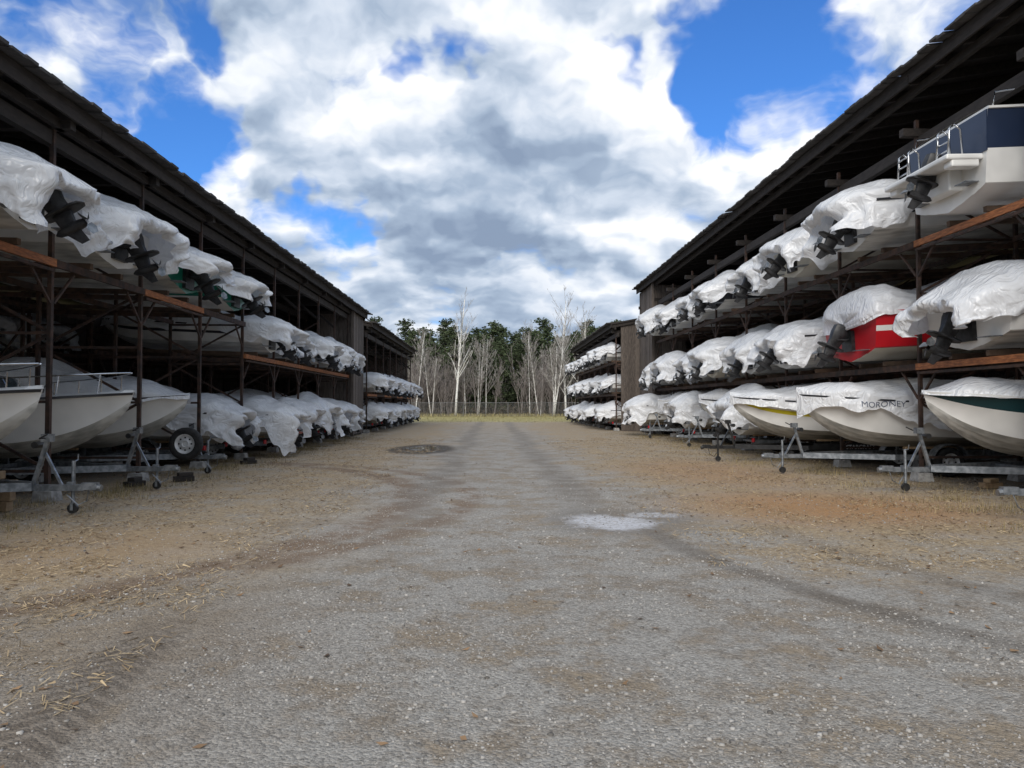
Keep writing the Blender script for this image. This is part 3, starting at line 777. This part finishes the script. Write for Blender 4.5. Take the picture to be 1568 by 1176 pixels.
vor = t.new('ShaderNodeTexVoronoi', Vector=pos); vor.inputs['Scale'].default_value = 50
vor2 = t.new('ShaderNodeTexVoronoi', Vector=pos); vor2.inputs['Scale'].default_value = 115
vr = t.new('ShaderNodeSeparateColor', Color=vor.outputs['Color']).outputs[0]
vr2 = t.new('ShaderNodeSeparateColor', Color=vor2.outputs['Color']).outputs[1]
g = t.m('ADD', t.m('MULTIPLY', vr, 0.4), t.m('ADD', t.m('MULTIPLY', vr2, 0.3), t.m('MULTIPLY', nf, .3)))
grav = t.mix(g, (0.115, 0.105, 0.093), (0.52, 0.49, 0.445))
grav = t.mix(t.ss(nm, 0.42, 0.62), grav, t.mix(g, (0.09, 0.076, 0.060), (0.39, 0.33, 0.265)))
straw = t.mix(t.ss(nf, .3, .7), (0.15, 0.102, 0.056), (0.49, 0.37, 0.225))
straw = t.mix(t.m('MULTIPLY', g, 0.6), straw, (0.37, 0.31, 0.235))
col = t.mix(tan, grav, straw)
org = t.m('MAXIMUM', blob(5.4, 11.8, 3.0, 2.6, 1.2, 0.2), t.m('MULTIPLY', blob(5.2, 18, 2.5, 5, 1.2, 0.2), 0.6))
org = t.m('MULTIPLY', org, t.ss(nf, 0.3, 0.6, 0.4, 0.95))
col = t.mix(org, col, t.mix(vr2, (0.25, 0.12, 0.045), (0.50, 0.285, 0.13)))
orgL = t.m('MULTIPLY', blob(-4.6, 8.6, 2.2, 2.0, 1.2, 0.3), 0.45)
col = t.mix(orgL, col, t.mix(vr2, (0.25, 0.15, 0.075), (0.46, 0.32, 0.18)))
def arc(cx, cy, rad, w):
    dx = t.m('SUBTRACT', X, cx); dy = t.m('SUBTRACT', Y, cy)
    d = t.m('SQRT', t.m('ADD', t.m('MULTIPLY', dx, dx), t.m('MULTIPLY', dy, dy)))
    d = t.m('ABSOLUTE', t.m('SUBTRACT', t.m('ADD', d, t.m('MULTIPLY', t.m('SUBTRACT', nm, .5), .4)), rad))
    return t.ss(d, w, w * 0.2)
trA = t.m('MULTIPLY', arc(12, 10.2, 10.0, 0.26), t.m('MULTIPLY', t.ss(Y, 10.5, 9), t.ss(nm, .3, .6, .45, .8)))
trB = t.m('MULTIPLY', arc(-11, 12.5, 9.6, 0.5), t.m('MULTIPLY', t.ss(nm, .32, .55), .9))
trC = t.m('MULTIPLY', arc(-9, 13, 8.6, 0.35), t.m('MULTIPLY', t.ss(nm, .32, .55), .8))
trD = t.m('MULTIPLY', arc(13.6, 10.2, 10.0, 0.3), t.m('MULTIPLY', t.ss(Y, 10.5, 9), t.ss(nm, .3, .6, .1, .5)))
trA = t.m('MAXIMUM', trA, trD)
col = t.mix(trA, col, t.mix(g, (0.08, 0.068, 0.056), (0.23, 0.20, 0.168))); col = t.mix(t.m('MAXIMUM', trB, trC), col, t.mix(g, (0.11, 0.076, 0.052), (0.28, 0.20, 0.14)))
lane = t.m('MULTIPLY', t.ss(t.m('ABSOLUTE', t.m('SUBTRACT', t.m('ABSOLUTE', t.m('ADD', t.m('SUBTRACT', X, 0.1), t.m('MULTIPLY', t.m('SUBTRACT', nb, .5), 1.5))), 1.3)), 0.6, 0.1), t.m('MULTIPLY', t.ss(Y, 7, 15), t.ss(nm, .3, .6, .3, .75)))
col = t.mix(lane, col, (0.19, 0.17, 0.148))
tx = t.m('SUBTRACT', X, t.m('ADD', -2.2, t.m('MULTIPLY', t.m('SUBTRACT', Y, 3.4), -0.09)))
tmask = t.m('MULTIPLY', t.ss(t.m('ABSOLUTE', tx), 0.27, 0.15), t.m('MULTIPLY', t.ss(Y, 6.2, 4.8), t.ss(nm, .32, .48, .3, 1)))
chev = t.m('SINE', t.m('ADD', t.m('ADD', t.m('MULTIPLY', Y, 46), t.m('MULTIPLY', nm, 9)), t.m('MULTIPLY', t.m('ABSOLUTE', tx), 36)))
chev = t.ss(chev, -0.1, 0.6)
col = t.mix(t.m('MULTIPLY', tmask, 0.8), col, t.mix(chev, (0.07, 0.057, 0.046), (0.22, 0.186, 0.152)))
bw = t.m('MULTIPLY', blob(-2.6, 4.6, 1.5, 2.6, 1.3, .3), .5)
col = t.mix(bw, col, t.mix(g, (0.09, 0.072, 0.056), (0.32, 0.265, 0.21)))
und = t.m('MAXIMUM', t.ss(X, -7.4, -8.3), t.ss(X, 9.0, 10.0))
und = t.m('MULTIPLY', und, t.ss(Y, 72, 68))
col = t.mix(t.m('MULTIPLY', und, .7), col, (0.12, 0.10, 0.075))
lawn = t.ss(t.m('ADD', Y, t.m('MULTIPLY', wob, 2)), 66, 76)
out = t.m('MAXIMUM', t.ss(t.m('ABSOLUTE', X), 24, 27), lawn)
col = t.mix(out, col, t.mix(nm, (0.17, 0.16, 0.05), (0.48, 0.40, 0.19)))
wh = t.m('MULTIPLY', blob(1.6, 10.3, 0.62, 0.75, 1.1, 0.5, 0.6), t.ss(nf, .3, .55, .1, .85))
wh2 = t.m('MULTIPLY', blob(2.25, 10.9, 0.5, 0.3, 1.1, 0.5, 0.5), t.ss(nf, .35, .6, .1, .7))
damp = t.m('MULTIPLY', blob(1.8, 10.4, 1.2, 1.2, 1.2, 0.6, 0.6), .5)
col = t.mix(damp, col, (0.17, 0.155, 0.14))
wh = t.m('MAXIMUM', wh, wh2)
col = t.mix(wh, col, (0.60, 0.60, 0.63))
ring = blob(-2.6, 27.5, 1.15, 2.8, 1.2, 0.85, 0.3)
pud = blob(-2.55, 27.6, 0.85, 2.1, 1.0, 0.9, 0.4)
col = t.mix(t.m('MULTIPLY', ring, .9), col, (0.06, 0.052, 0.045)); col = t.mix(pud, col, (0.04, 0.036, 0.032))
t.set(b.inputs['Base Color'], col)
rg = t.m('SUBTRACT', 0.92, t.m('MAXIMUM', t.m('MULTIPLY', pud, 0.87), t.m('MULTIPLY', wh, .45))); t.set(b.inputs['Roughness'], rg)
b.inputs['Specular IOR Level'].default_value = 0.22
hgt = t.m('ADD', t.m('MULTIPLY', t.m('SUBTRACT', 1.0, vor.outputs['Distance']), 0.6), t.m('ADD', t.m('MULTIPLY', t.m('SUBTRACT', 1, vor2.outputs['Distance']), 0.25), t.m('MULTIPLY', nf, 0.3)))
bp = t.new('ShaderNodeBump', Height=hgt); bp.inputs['Distance'].default_value = 0.014
t.set(bp.inputs['Strength'], t.m('MULTIPLY', t.m('SUBTRACT', 1.0, t.m('MAXIMUM', pud, t.m('MULTIPLY', wh, .7))), t.ss(Y, 5, 12, 1.0, 0.2)))
t.set(b.inputs['Normal'], bp.outputs[0])
me.materials.append(gm); obj('ground', me)

rng = np.random.default_rng(5)
def scatter_mesh(name, P, S, base_v, base_f, mat, jit=0.3):
    n = len(P); nv = len(base_v); V = np.repeat(base_v[None], n, 0) * (1 + rng.uniform(-jit, jit, (n, nv, 3)))
    V *= S[:, None, :]
    a = rng.uniform(0, 2 * np.pi, n); c, s_ = np.cos(a), np.sin(a)
    x = V[..., 0] * c[:, None] - V[..., 1] * s_[:, None]; y = V[..., 0] * s_[:, None] + V[..., 1] * c[:, None]
    V = np.stack([x, y, V[..., 2]], -1) + P[:, None, :]
    F = (base_f[None] + (np.arange(n) * nv)[:, None, None]).reshape(-1, base_f.shape[1])
    me = bpy.data.meshes.new(name); k = base_f.shape[1]
    me.vertices.add(n * nv); me.vertices.foreach_set('co', V.reshape(-1).astype(np.float32))
    me.loops.add(F.size); me.loops.foreach_set('vertex_index', F.reshape(-1).astype(np.int32))
    me.polygons.add(len(F)); me.polygons.foreach_set('loop_start', (np.arange(len(F)) * k).astype(np.int32))
    me.update(calc_edges=True); me.materials.append(mat)
    return me
cube_v = np.array([(-1, -1, -1), (1, -1, -1), (1, 1, -1), (-1, 1, -1), (-.7, -.7, 1), (.7, -.7, 1), (.7, .7, 1), (-.7, .7, 1)], float)
cube_f = np.array([(3, 2, 1, 0), (4, 5, 6, 7), (0, 1, 5, 4), (1, 2, 6, 5), (2, 3, 7, 6), (3, 0, 4, 7)])
n = 130000
yy = 1.2 + 17 * rng.random(n) ** 1.7; xx = rng.uniform(-1, 1, n) * (2.2 + yy * 0.75)
cl_ = np.array([noise.noise(Vector((a * .7, c * .7, 2))) for a, c in zip(xx, yy)])
keep = (np.abs(xx + 2.2) > 0.26) | (yy > 6.2) | (rng.random(n) < .3)
tanz = ((xx < -3.2) & (yy > 5)) | ((xx > 3.0) & (yy > 8))
keep &= ~(tanz & (rng.random(n) < 0.5))
keep &= (cl_ + rng.normal(0, .25, n) > -0.12)
xx, yy = xx[keep], yy[keep]; n = len(xx)
sz = rng.uniform(0.0025, 0.0065, n) + (rng.random(n) < 0.08) * rng.uniform(0.002, 0.009, n)
S = np.stack([sz * rng.uniform(.8, 1.5, n), sz, sz * rng.uniform(.4, .8, n)], -1)
Z = np.array([gheight(a, c) for a, c in zip(xx, yy)])
M['stone'] = simple_mat('gravel_stone', (0.11, 0.098, 0.085), (0.50, 0.47, 0.43), 8, 0.9, 0, 0, island=0.85)
obj('gravel_stones', scatter_mesh('gravel_stones', np.stack([xx, yy, Z + sz * 0.1], -1), S, cube_v, cube_f, M['stone']))
n = 90000
yy = 4 + 32 * rng.random(n) ** 1.4
side = rng.random(n) < 0.5
xx = np.where(side, -rng.uniform(2.2, 8.5, n), rng.uniform(2.2, 10.0, n))
keep = side | (yy > 7.5); xx, yy = xx[keep], yy[keep]; n = len(xx)
clump = np.array([noise.noise(Vector((a * .9, c * .9, 8))) for a, c in zip(xx, yy)])
keep = clump + rng.normal(0, .15, n) > -0.02; xx, yy = xx[keep], yy[keep]; n = len(xx)
Z = np.array([gheight(a, c) for a, c in zip(xx, yy)])
ln = rng.uniform(0.02, 0.05, n)
S = np.stack([ln, np.full(n, 0.003), rng.uniform(0.002, 0.025, n)], -1)
bl_v = np.array([(-1, -1, 0), (-1, 1, 0), (1, 1, 1), (1, -1, 1)], float); bl_f = np.array([(0, 3, 2, 1)])
M['straw'] = simple_mat('dry_straw', (0.16, 0.105, 0.055), (0.56, 0.43, 0.26), 8, 0.8, 0, 0, island=0.9)
obj('dry_grass_litter', scatter_mesh('dry_grass_litter', np.stack([xx, yy, Z + 0.004], -1), S, bl_v, bl_f, M['straw']))
# standing dry weeds along the rack feet
n = 40000
yy = 9 + 32 * rng.random(n) ** 1.2; side = rng.random(n) < .5
xx = np.where(side, -rng.normal(6.9, .5, n), rng.normal(8.0, .8, n))
cl_ = np.array([noise.noise(Vector((a * 1.1, c * 1.1, 33))) for a, c in zip(xx, yy)])
keep = cl_ + rng.normal(0, .08, n) > 0.08; xx, yy = xx[keep], yy[keep]; n = len(xx)
tri_v = np.array([(-.15, -1, 0), (-.15, 1, 0), (1, 0, 1)], float); tri_f = np.array([(0, 1, 2)])
S = np.stack([rng.uniform(.01, .05, n), rng.uniform(.003, .006, n), rng.uniform(.04, .14, n)], -1)
M['weed'] = simple_mat('dry_weed', (0.10, 0.085, 0.035), (0.42, 0.32, 0.16), 8, 0.8, 0, 0, island=0.8)
Z = np.array([gheight(a, c) for a, c in zip(xx, yy)])
obj('dry_weeds', scatter_mesh('dry_weeds', np.stack([xx, yy, Z - .003], -1), S, tri_v, tri_f, M['weed']))
n = 20000
yy = 3 + 34 * rng.random(n) ** 1.1; xx = rng.uniform(-9.5, 11, n)
edge = np.clip((np.abs(xx - .5) - 2.0) / 5.0, 0, 1)
lc = np.array([noise.noise(Vector((a * .6, c * .6, 21))) for a, c in zip(xx, yy)])
keep = rng.random(n) < (0.05 + edge * (0.35 + 1.2 * np.clip(lc + .1, 0, 1))); xx, yy = xx[keep], yy[keep]; n = len(xx)
Z = np.array([gheight(a, c) for a, c in zip(xx, yy)])
S = np.stack([rng.uniform(.015, .04, n), rng.uniform(.010, .026, n), rng.uniform(.004, .022, n)], -1)
lf_v = np.array([(-1, 0, .2), (0, -1, 0), (1, 0, 1), (0, 1, .4)], float); lf_f = np.array([(0, 1, 2, 3)])
M['leaf'] = simple_mat('dead_leaf', (0.07, 0.04, 0.022), (0.34, 0.21, 0.11), 8, 0.8, 0, 0, island=0.9)
obj('dead_leaves', scatter_mesh('dead_leaves', np.stack([xx, yy, Z + 0.006], -1), S, lf_v, lf_f, M['leaf']))
n = 26000
yy = rng.uniform(68, 118, n); xx = rng.uniform(-26, 28, n)
S = np.stack([rng.uniform(.03, .12, n), rng.uniform(.01, .02, n), rng.uniform(.08, .28, n)], -1)
keep = (yy > 98) | (rng.random(n) < .25)
S[:, 2] *= np.where(yy > 98, 1.6, .4)
M['tuft'] = simple_mat('dry_grass_tuft', (0.15, 0.14, 0.05), (0.50, 0.41, 0.21), 1, 0.8, 0, 0, island=0.7)
obj('dry_grass', scatter_mesh('dry_grass', np.stack([xx, yy, np.zeros(n)], -1)[keep], S[keep], bl_v, bl_f, M['tuft']))

# ------------------------------------------------------------------ fence
A = Acc(); fy = 101.0
x = -40
while x <= 44:
    A.tube([(x, fy, 0), (x, fy, 1.95)], 0.045, 6); x += 3.0
A.tube([(-40, fy, 1.9), (44, fy, 1.9)], 0.03, 5); A.tube([(-40, fy, .12), (44, fy, .12)], 0.02, 5)
x = -40
while x < 44:
    A.tube([(x, fy, 0.1), (x + 1.8, fy, 1.9)], 0.006, 3); A.tube([(x + 1.8, fy + .01, 0.1), (x, fy + .01, 1.9)], 0.006, 3); x += 0.14
obj('chain_link_fence', A.mesh('chain_link_fence', [simple_mat('fence_wire', (0.13, 0.13, 0.13), (0.25, 0.25, 0.25), 4, .6, .4)]))

# ------------------------------------------------------------------ trees
def foliage_mat(name, c1, c2, c3):
    m, t, b = mat_new(name)
    g = t.new('ShaderNodeNewGeometry'); oi = t.new('ShaderNodeObjectInfo')
    tc = t.new('ShaderNodeTexCoord').outputs['Object']
    n = t.noise(tc, 0.45, 2, 0.6).outputs[0]
    f = t.m('ADD', t.m('MULTIPLY', g.outputs['Random Per Island'], .5), t.m('MULTIPLY', t.ss(n, .35, .65), .5))
    c = t.mix(f, c1, c2); c = t.mix(t.m('MULTIPLY', oi.outputs['Random'], .6), c, c3)
    t.set(b.inputs['Base Color'], c); b.inputs['Roughness'].default_value = .8; b.inputs['Specular IOR Level'].default_value = .2
    return m
M['needle'] = foliage_mat('pine_needles', (0.028, 0.046, 0.022), (0.105, 0.135, 0.062), (0.075, 0.09, 0.05))
M['bark'] = simple_mat('pine_bark', (0.05, 0.035, 0.03), (0.13, 0.1, 0.085), 4, .9)
def pine_mesh(seed, Hh, Rr):
    r = np.random.default_rng(seed); A = Acc()
    A.tube([(0, 0, 0), (r.normal(0, .15), 0, Hh * .5), (0, 0, Hh * .98)], 0.22, 7, 0, 0.03)
    P = []
    nw = 28
    for k in range(nw):
        h = 0.05 + 0.94 * (k / nw) ** 0.95
        prof = Rr * (1 - h) ** 0.6 * (0.75 + 0.25 * math.sin(min(1, h * 2.2) * math.pi / 2)) + .2
        for j in range(6):
            if r.random() < 0.18: continue
            a = r.uniform(0, 2 * np.pi); Lb = prof * r.uniform(.45, 1.3); z0 = h * Hh + r.uniform(-.3, .3)
            up = r.uniform(0.0, .4)
            A.tube([(0, 0, z0), (math.cos(a) * Lb, math.sin(a) * Lb, z0 + up * Lb)], 0.035, 4, 0, .01)
            m_ = int(6 + Lb * 8)
            q = r.uniform(.2, 1.05, m_); w = .45 * (.4 + q)
            for qq, ww in zip(q, w):
                P.append((math.cos(a) * Lb * qq + r.normal(0, ww * .5), math.sin(a) * Lb * qq + r.normal(0, ww * .5), z0 + up * Lb * qq + r.normal(.05, .16)))
    for p in P:
        sz = r.uniform(.13, .32)
        for _ in range(2):
            d1 = Vector(r.normal(0, 1, 3)).normalized(); d1.z *= .5; d2 = d1.cross(Vector(r.normal(0, 1, 3))).normalized()
            c = Vector(p) + Vector(r.normal(0, .08, 3))
            A.add([c - d1 * sz, c - d2 * sz * .4, c + d1 * sz, c + d2 * sz * .4], [(0, 1, 2, 3)], 1)
    return A.mesh('pine_tree', [M['bark'], M['needle']])
pv = [pine_mesh(100 + i, [13.5, 14.8, 12.3, 15.6, 14][i], [3.2, 3.4, 3.0, 3.6, 3.3][i]) for i in range(5)]
pf = empty('pine_forest')
r = random.Random(3)
for row, (yy, n, s0) in enumerate(((112, 44, .72), (117, 50, .9), (122, 50, .98), (128, 52, 1.03), (136, 50, 1.1))):
    for k in range(n):
        x = lerp(-62, 66, (k + r.uniform(-.4, .4)) / n)
        if row == 0 and r.random() < 0.45: continue
        o = obj('pine', pv[r.randrange(5)], pf, (x, yy + r.uniform(-2, 2), -0.1), r.uniform(0, 6.28))
        s = s0 * r.uniform(.82, 1.1); o.scale = (s * 1.1, s * 1.1, s)
A = Acc(); nxx = 60
for i in range(nxx + 1):
    x = lerp(-200, 200, i / nxx)
    for (y, z) in ((112, -0.02), (122, .6), (140, 2.5 + noise.noise(Vector((x * .03, 0, 0)))), (175, 6.5 + 2 * noise.noise(Vector((x * .02, 3, 0)))), (260, 7)):
        A.v.append((x, y, z))
for i in range(nxx):
    for j in range(4):
        A.f.append((i * 5 + j, (i + 1) * 5 + j, (i + 1) * 5 + j + 1, i * 5 + j + 1)); A.m.append(0)
obj('wooded_hill', A.mesh('wooded_hill', [simple_mat('leaf_litter', (0.03, 0.025, 0.015), (0.09, 0.07, 0.045), .8, .95, 0, .5)], True))

def bare_tree(seed, Hh, r0, lean=0.02, depth=4, spread=.5, stems=1, nb=(6, 4, 3)):
    rr = random.Random(seed); A = Acc()
    def br(p, d, L, r_, lev):
        pts = [p]; n = 6 if lev < 2 else 3; q = Vector(p)
        dd = Vector(d); jit = .035 if lev == 0 else .09
        for i in range(n):
            dd = (dd + Vector((rr.gauss(0, jit), rr.gauss(0, jit), rr.gauss(.06, .04)))).normalized()
            q = q + dd * L / n; pts.append(q.copy())
        A.tube(pts, r_, 6 if lev == 0 else 4 if lev == 1 else 3, 0 if lev <= 1 and r_ > .045 else 1, max(.009, r_ * .25))
        if lev >= depth - 1: return
        m_ = nb[min(lev, len(nb) - 1)] + rr.randrange(2)
        if lev == 0: m_ = int(m_ * 1.6)
        for k in range(m_):
            t = rr.uniform(.25 if lev == 0 else .15, .97); idx = min(n - 1, int(t * n)); f = t * n - idx
            s = pts[idx].lerp(pts[idx + 1], f)
            ax = Vector((rr.gauss(0, 1), rr.gauss(0, 1), rr.gauss(.0, .3))).normalized()
            nd = (dd * (1 - spread) + ax * spread + Vector((0, 0, .3))).normalized()
            br(s, nd, L * rr.uniform(.26, .42) * (1.15 - .6 * t), max(.011, r_ * (1 - t * .7) * .45), lev + 1)
    for s in range(stems):
        a = rr.uniform(0, 6.28); ln = lean if stems == 1 else .14
        br(Vector((math.cos(a) * .15 * (stems > 1), math.sin(a) * .15 * (stems > 1), 0)), Vector((math.cos(a) * ln, math.sin(a) * ln, 1)).normalized(), Hh * (1 if s == 0 else rr.uniform(.6, .95)), r0 * (1 if s == 0 else .8), 0)
    return A
mb, t, b = mat_new('birch_bark')
tc = t.new('ShaderNodeTexCoord').outputs['Object']
mp = t.new('ShaderNodeMapping', Vector=tc); mp.inputs['Scale'].default_value = (1.5, 1.5, 5)
f = t.ss(t.noise(mp.outputs[0], 2.2, 3, .6).outputs[0], .58, .66)
t.set(b.inputs['Base Color'], t.mix(f, (0.80, 0.78, 0.74), (0.12, 0.11, 0.10))); b.inputs['Roughness'].default_value = .7
M['twig'] = simple_mat('birch_twig', (0.26, 0.235, 0.22), (0.46, 0.43, 0.40), 2, .8)
for (x, y, h, r0, sd, st) in ((-5.2, 104.5, 16.2, .19, 1, 1), (8.3, 104, 13.0, .13, 2, 3), (10.2, 105, 16.5, .17, 3, 2), (12.2, 104.5, 14, .14, 6, 2), (-2.2, 106, 10.5, .08, 8, 2), (-8.6, 106, 11, .08, 9, 2), (6.6, 106, 11, .08, 12, 2), (-10.8, 105, 12, .09, 15, 1), (-3.9, 107, 12, .08, 16, 1), (-1.0, 107, 11, .07, 19, 1), (5.2, 107, 12, .08, 21, 1)):
    A = bare_tree(sd, h, r0, stems=st, nb=(11, 6, 4))
    obj('birch_tree', A.mesh('birch_tree', [mb, M['twig']], True), loc=(x, y, 0))
M['sap'] = simple_mat('grey_sapling_bark', (0.15, 0.125, 0.115), (0.36, 0.32, 0.30), 1, .8, island=.5)
sv = [bare_tree(50 + i, [8, 9.5, 7, 10][i], .05, stems=3, nb=(8, 5), depth=3).mesh('sapling', [M['sap'], M['sap']], True) for i in range(4)]
th = empty('bare_thicket')
for k in range(110):
    x = r.uniform(-40, 44)
    if k < 38: x = r.uniform(-12.5, -1)
    elif k < 64: x = r.uniform(5, 14)
    o = obj('sapling', sv[r.randrange(4)], th, (x, r.uniform(105, 111), 0), r.uniform(0, 6.28)); s = r.uniform(.7, 1.1); o.scale = (s, s, s)
n = 16000
P = np.stack([rng.uniform(-45, 48, n), rng.uniform(106, 116, n), np.abs(rng.normal(0, .8, n))], -1)
S = np.stack([rng.uniform(.05, .3, n), rng.uniform(.01, .03, n), rng.uniform(.1, .6, n)], -1)
M['brush'] = simple_mat('brown_brush', (0.05, 0.045, 0.03), (0.17, 0.13, 0.09), 1, .9, island=.8)
obj('undergrowth', scatter_mesh('undergrowth', P, S, bl_v, bl_f, M['brush']))

# ------------------------------------------------------------------ world: sky with broken cloud
FPX = 1150.0
def pdir(px, py):
    v = Vector(((px - 755) / FPX, 1, (620 - py) / FPX)); return v.normalized()
w = bpy.data.worlds.new('World'); scene.world = w; w.use_nodes = True
t = NT(w.node_tree); t.n.clear()
SUN_EL, SUN_AZ = 32, 196   # azimuth clockwise from +Y
sky = t.new('ShaderNodeTexSky', {'sky_type': 'NISHITA', 'sun_disc': False, 'sun_elevation': R(SUN_EL), 'sun_rotation': R(SUN_AZ)})
sky.air_density = 1.0; sky.dust_density = 0.3; sky.ozone_density = 3.0
D = t.new('ShaderNodeTexCoord').outputs['Generated']
sp = t.new('ShaderNodeSeparateXYZ', Vector=D)
den = t.m('ADD', t.m('MAXIMUM', sp.outputs[2], 0.0), 0.26)
px_, py_ = t.m('DIVIDE', sp.outputs[0], den), t.m('DIVIDE', sp.outputs[1], den)
cv = t.new('ShaderNodeCombineXYZ', X=px_, Y=py_, Z=0.0).outputs[0]
dw = t.noise(D, 6.0, 4, .6)
dwc = t.vm('SUBTRACT', dw.outputs['Color'], (.5, .5, .5)).outputs[0]
wv = t.vm('SCALE', dwc); wv.inputs['Scale'].default_value = 0.30
cvw = t.vm('ADD', cv, wv.outputs[0]).outputs[0]
off0 = (3.7, 1.9, 0)
c0 = t.vm('ADD', cvw, off0).outputs[0]
n0 = t.noise(c0, 3.0, 6, .53).outputs[0]
c1 = t.vm('ADD', cvw, (off0[0] + 0.03, off0[1] - 0.075, 0)).outputs[0]
n1 = t.noise(c1, 3.0, 3, .5).outputs[0]
dwv = t.vm('SCALE', dwc); dwv.inputs['Scale'].default_value = 0.28
Dn = t.vm('NORMALIZE', t.vm('ADD', D, dwv.outputs[0]).outputs[0]).outputs[0]
hole = None
for (x, y, rad, amp) in ((1180, 80, 115, 1.0), (1130, 130, 70, .8), (1250, 150, 60, .7), (1060, 20, 50, .65), (1340, 80, 45, .55), (270, 190, 78, .85), (350, 250, 52, .7), (130, 115, 58, .65), (290, 30, 60, .65), (500, 345, 65, .75), (440, 315, 45, .6), (690, 75, 36, .42), (940, 115, 32, .42),
                         (-300, -300, 300, .8), (1900, -400, 350, .8)):
    dp = t.vm('DOT_PRODUCT', Dn, tuple(pdir(x, y))).outputs['Value']
    hh = t.ss(dp, math.cos(rad * 1.5 / FPX), math.cos(rad * 0.1 / FPX), 0, amp)
    hole = hh if hole is None else t.m('MAXIMUM', hole, hh)
dens = t.m('SUBTRACT', t.m('ADD', n0, 0.215), t.m('MULTIPLY', hole, 0.42))
alpha = t.ss(dens, 0.36, 0.60)
rel = t.m('ADD', 0.57, t.m('MULTIPLY', t.m('SUBTRACT', n0, n1), 4.4))
big = t.noise(t.vm('ADD', cv, (9, 4, 0)).outputs[0], 1.3, 2, .5).outputs[0]
lum = t.m('ADD', t.m('MULTIPLY', rel, 0.68), t.m('MULTIPLY', t.ss(big, .3, .7), 0.40), clamp=True)
thick = t.ss(dens, 0.62, 0.95)
lum = t.m('SUBTRACT', lum, t.m('MULTIPLY', thick, 0.20), clamp=True)
def glow(x, y, rad, amp):
    dp = t.vm('DOT_PRODUCT', Dn, tuple(pdir(x, y))).outputs['Value']
    return t.ss(dp, math.cos(rad * 1.4 / FPX), math.cos(rad * 0.1 / FPX), 0, amp)
for a in ((1180, 230, 120, .40), (960, 240, 130, .28), (320, 290, 90, .3), (60, 40, 120, .2), (560, 120, 110, .18), (970, 400, 50, .25), (1000, 60, 50, .2)):
    lum = t.m('ADD', lum, glow(*a))
for a in ((680, 400, 220, .13), (820, 330, 120, .06), (420, 60, 140, .12)):
    lum = t.m('SUBTRACT', lum, glow(*a))
cr = t.new('ShaderNodeValToRGB', Fac=lum)
e = cr.color_ramp.elements
e[0].position = 0.0; e[0].color = (0.23, 0.30, 0.42, 1)
e[1].position = 1.0; e[1].color = (0.93, 0.94, 0.96, 1)
for p, c in ((0.3, (0.35, 0.435, 0.56, 1)), (0.6, (0.57, 0.64, 0.745, 1))):
    q = e.new(p); q.color = c
cl = t.mix(1.0, cr.outputs[0], (10.0, 10.0, 10.0), 'MULTIPLY')
blue = t.mix(1.0, sky.outputs[0], (0.45, 0.88, 1.45), 'MULTIPLY')
fin = t.mix(alpha, blue, cl)
below = t.ss(sp.outputs[2], -0.02, 0.0)
fin = t.mix(below, (1.8, 1.7, 1.6), fin)
bg = t.new('ShaderNodeBackground', Color=fin); bg.inputs['Strength'].default_value = 0.118
wo = t.new('ShaderNodeOutputWorld', Surface=bg.outputs[0])
w.cycles.sampling_method = 'MANUAL'; w.cycles.sample_map_resolution = 256

sl = bpy.data.lights.new('sun', 'SUN'); sl.energy = 2.5; sl.angle = R(36); sl.color = (1, .955, .89)
so = bpy.data.objects.new('sun', sl); COL.objects.link(so)
sd = Vector((math.sin(R(SUN_AZ)) * math.cos(R(SUN_EL)), math.cos(R(SUN_AZ)) * math.cos(R(SUN_EL)), math.sin(R(SUN_EL))))
so.rotation_euler = sd.to_track_quat('Z', 'Y').to_euler()

# ------------------------------------------------------------------ camera
cd = bpy.data.cameras.new('camera'); cam = bpy.data.objects.new('camera', cd); COL.objects.link(cam)
cam.location = (0, 0, 1.6); cam.rotation_euler = (R(90 + 1.59), 0, R(-1.44))
cd.sensor_width = 36; cd.lens = 26.4; cd.clip_end = 3000; cd.clip_start = .05
scene.camera = cam
scene.view_settings.view_transform = 'Standard'; scene.view_settings.look = 'None'; scene.view_settings.exposure = 0
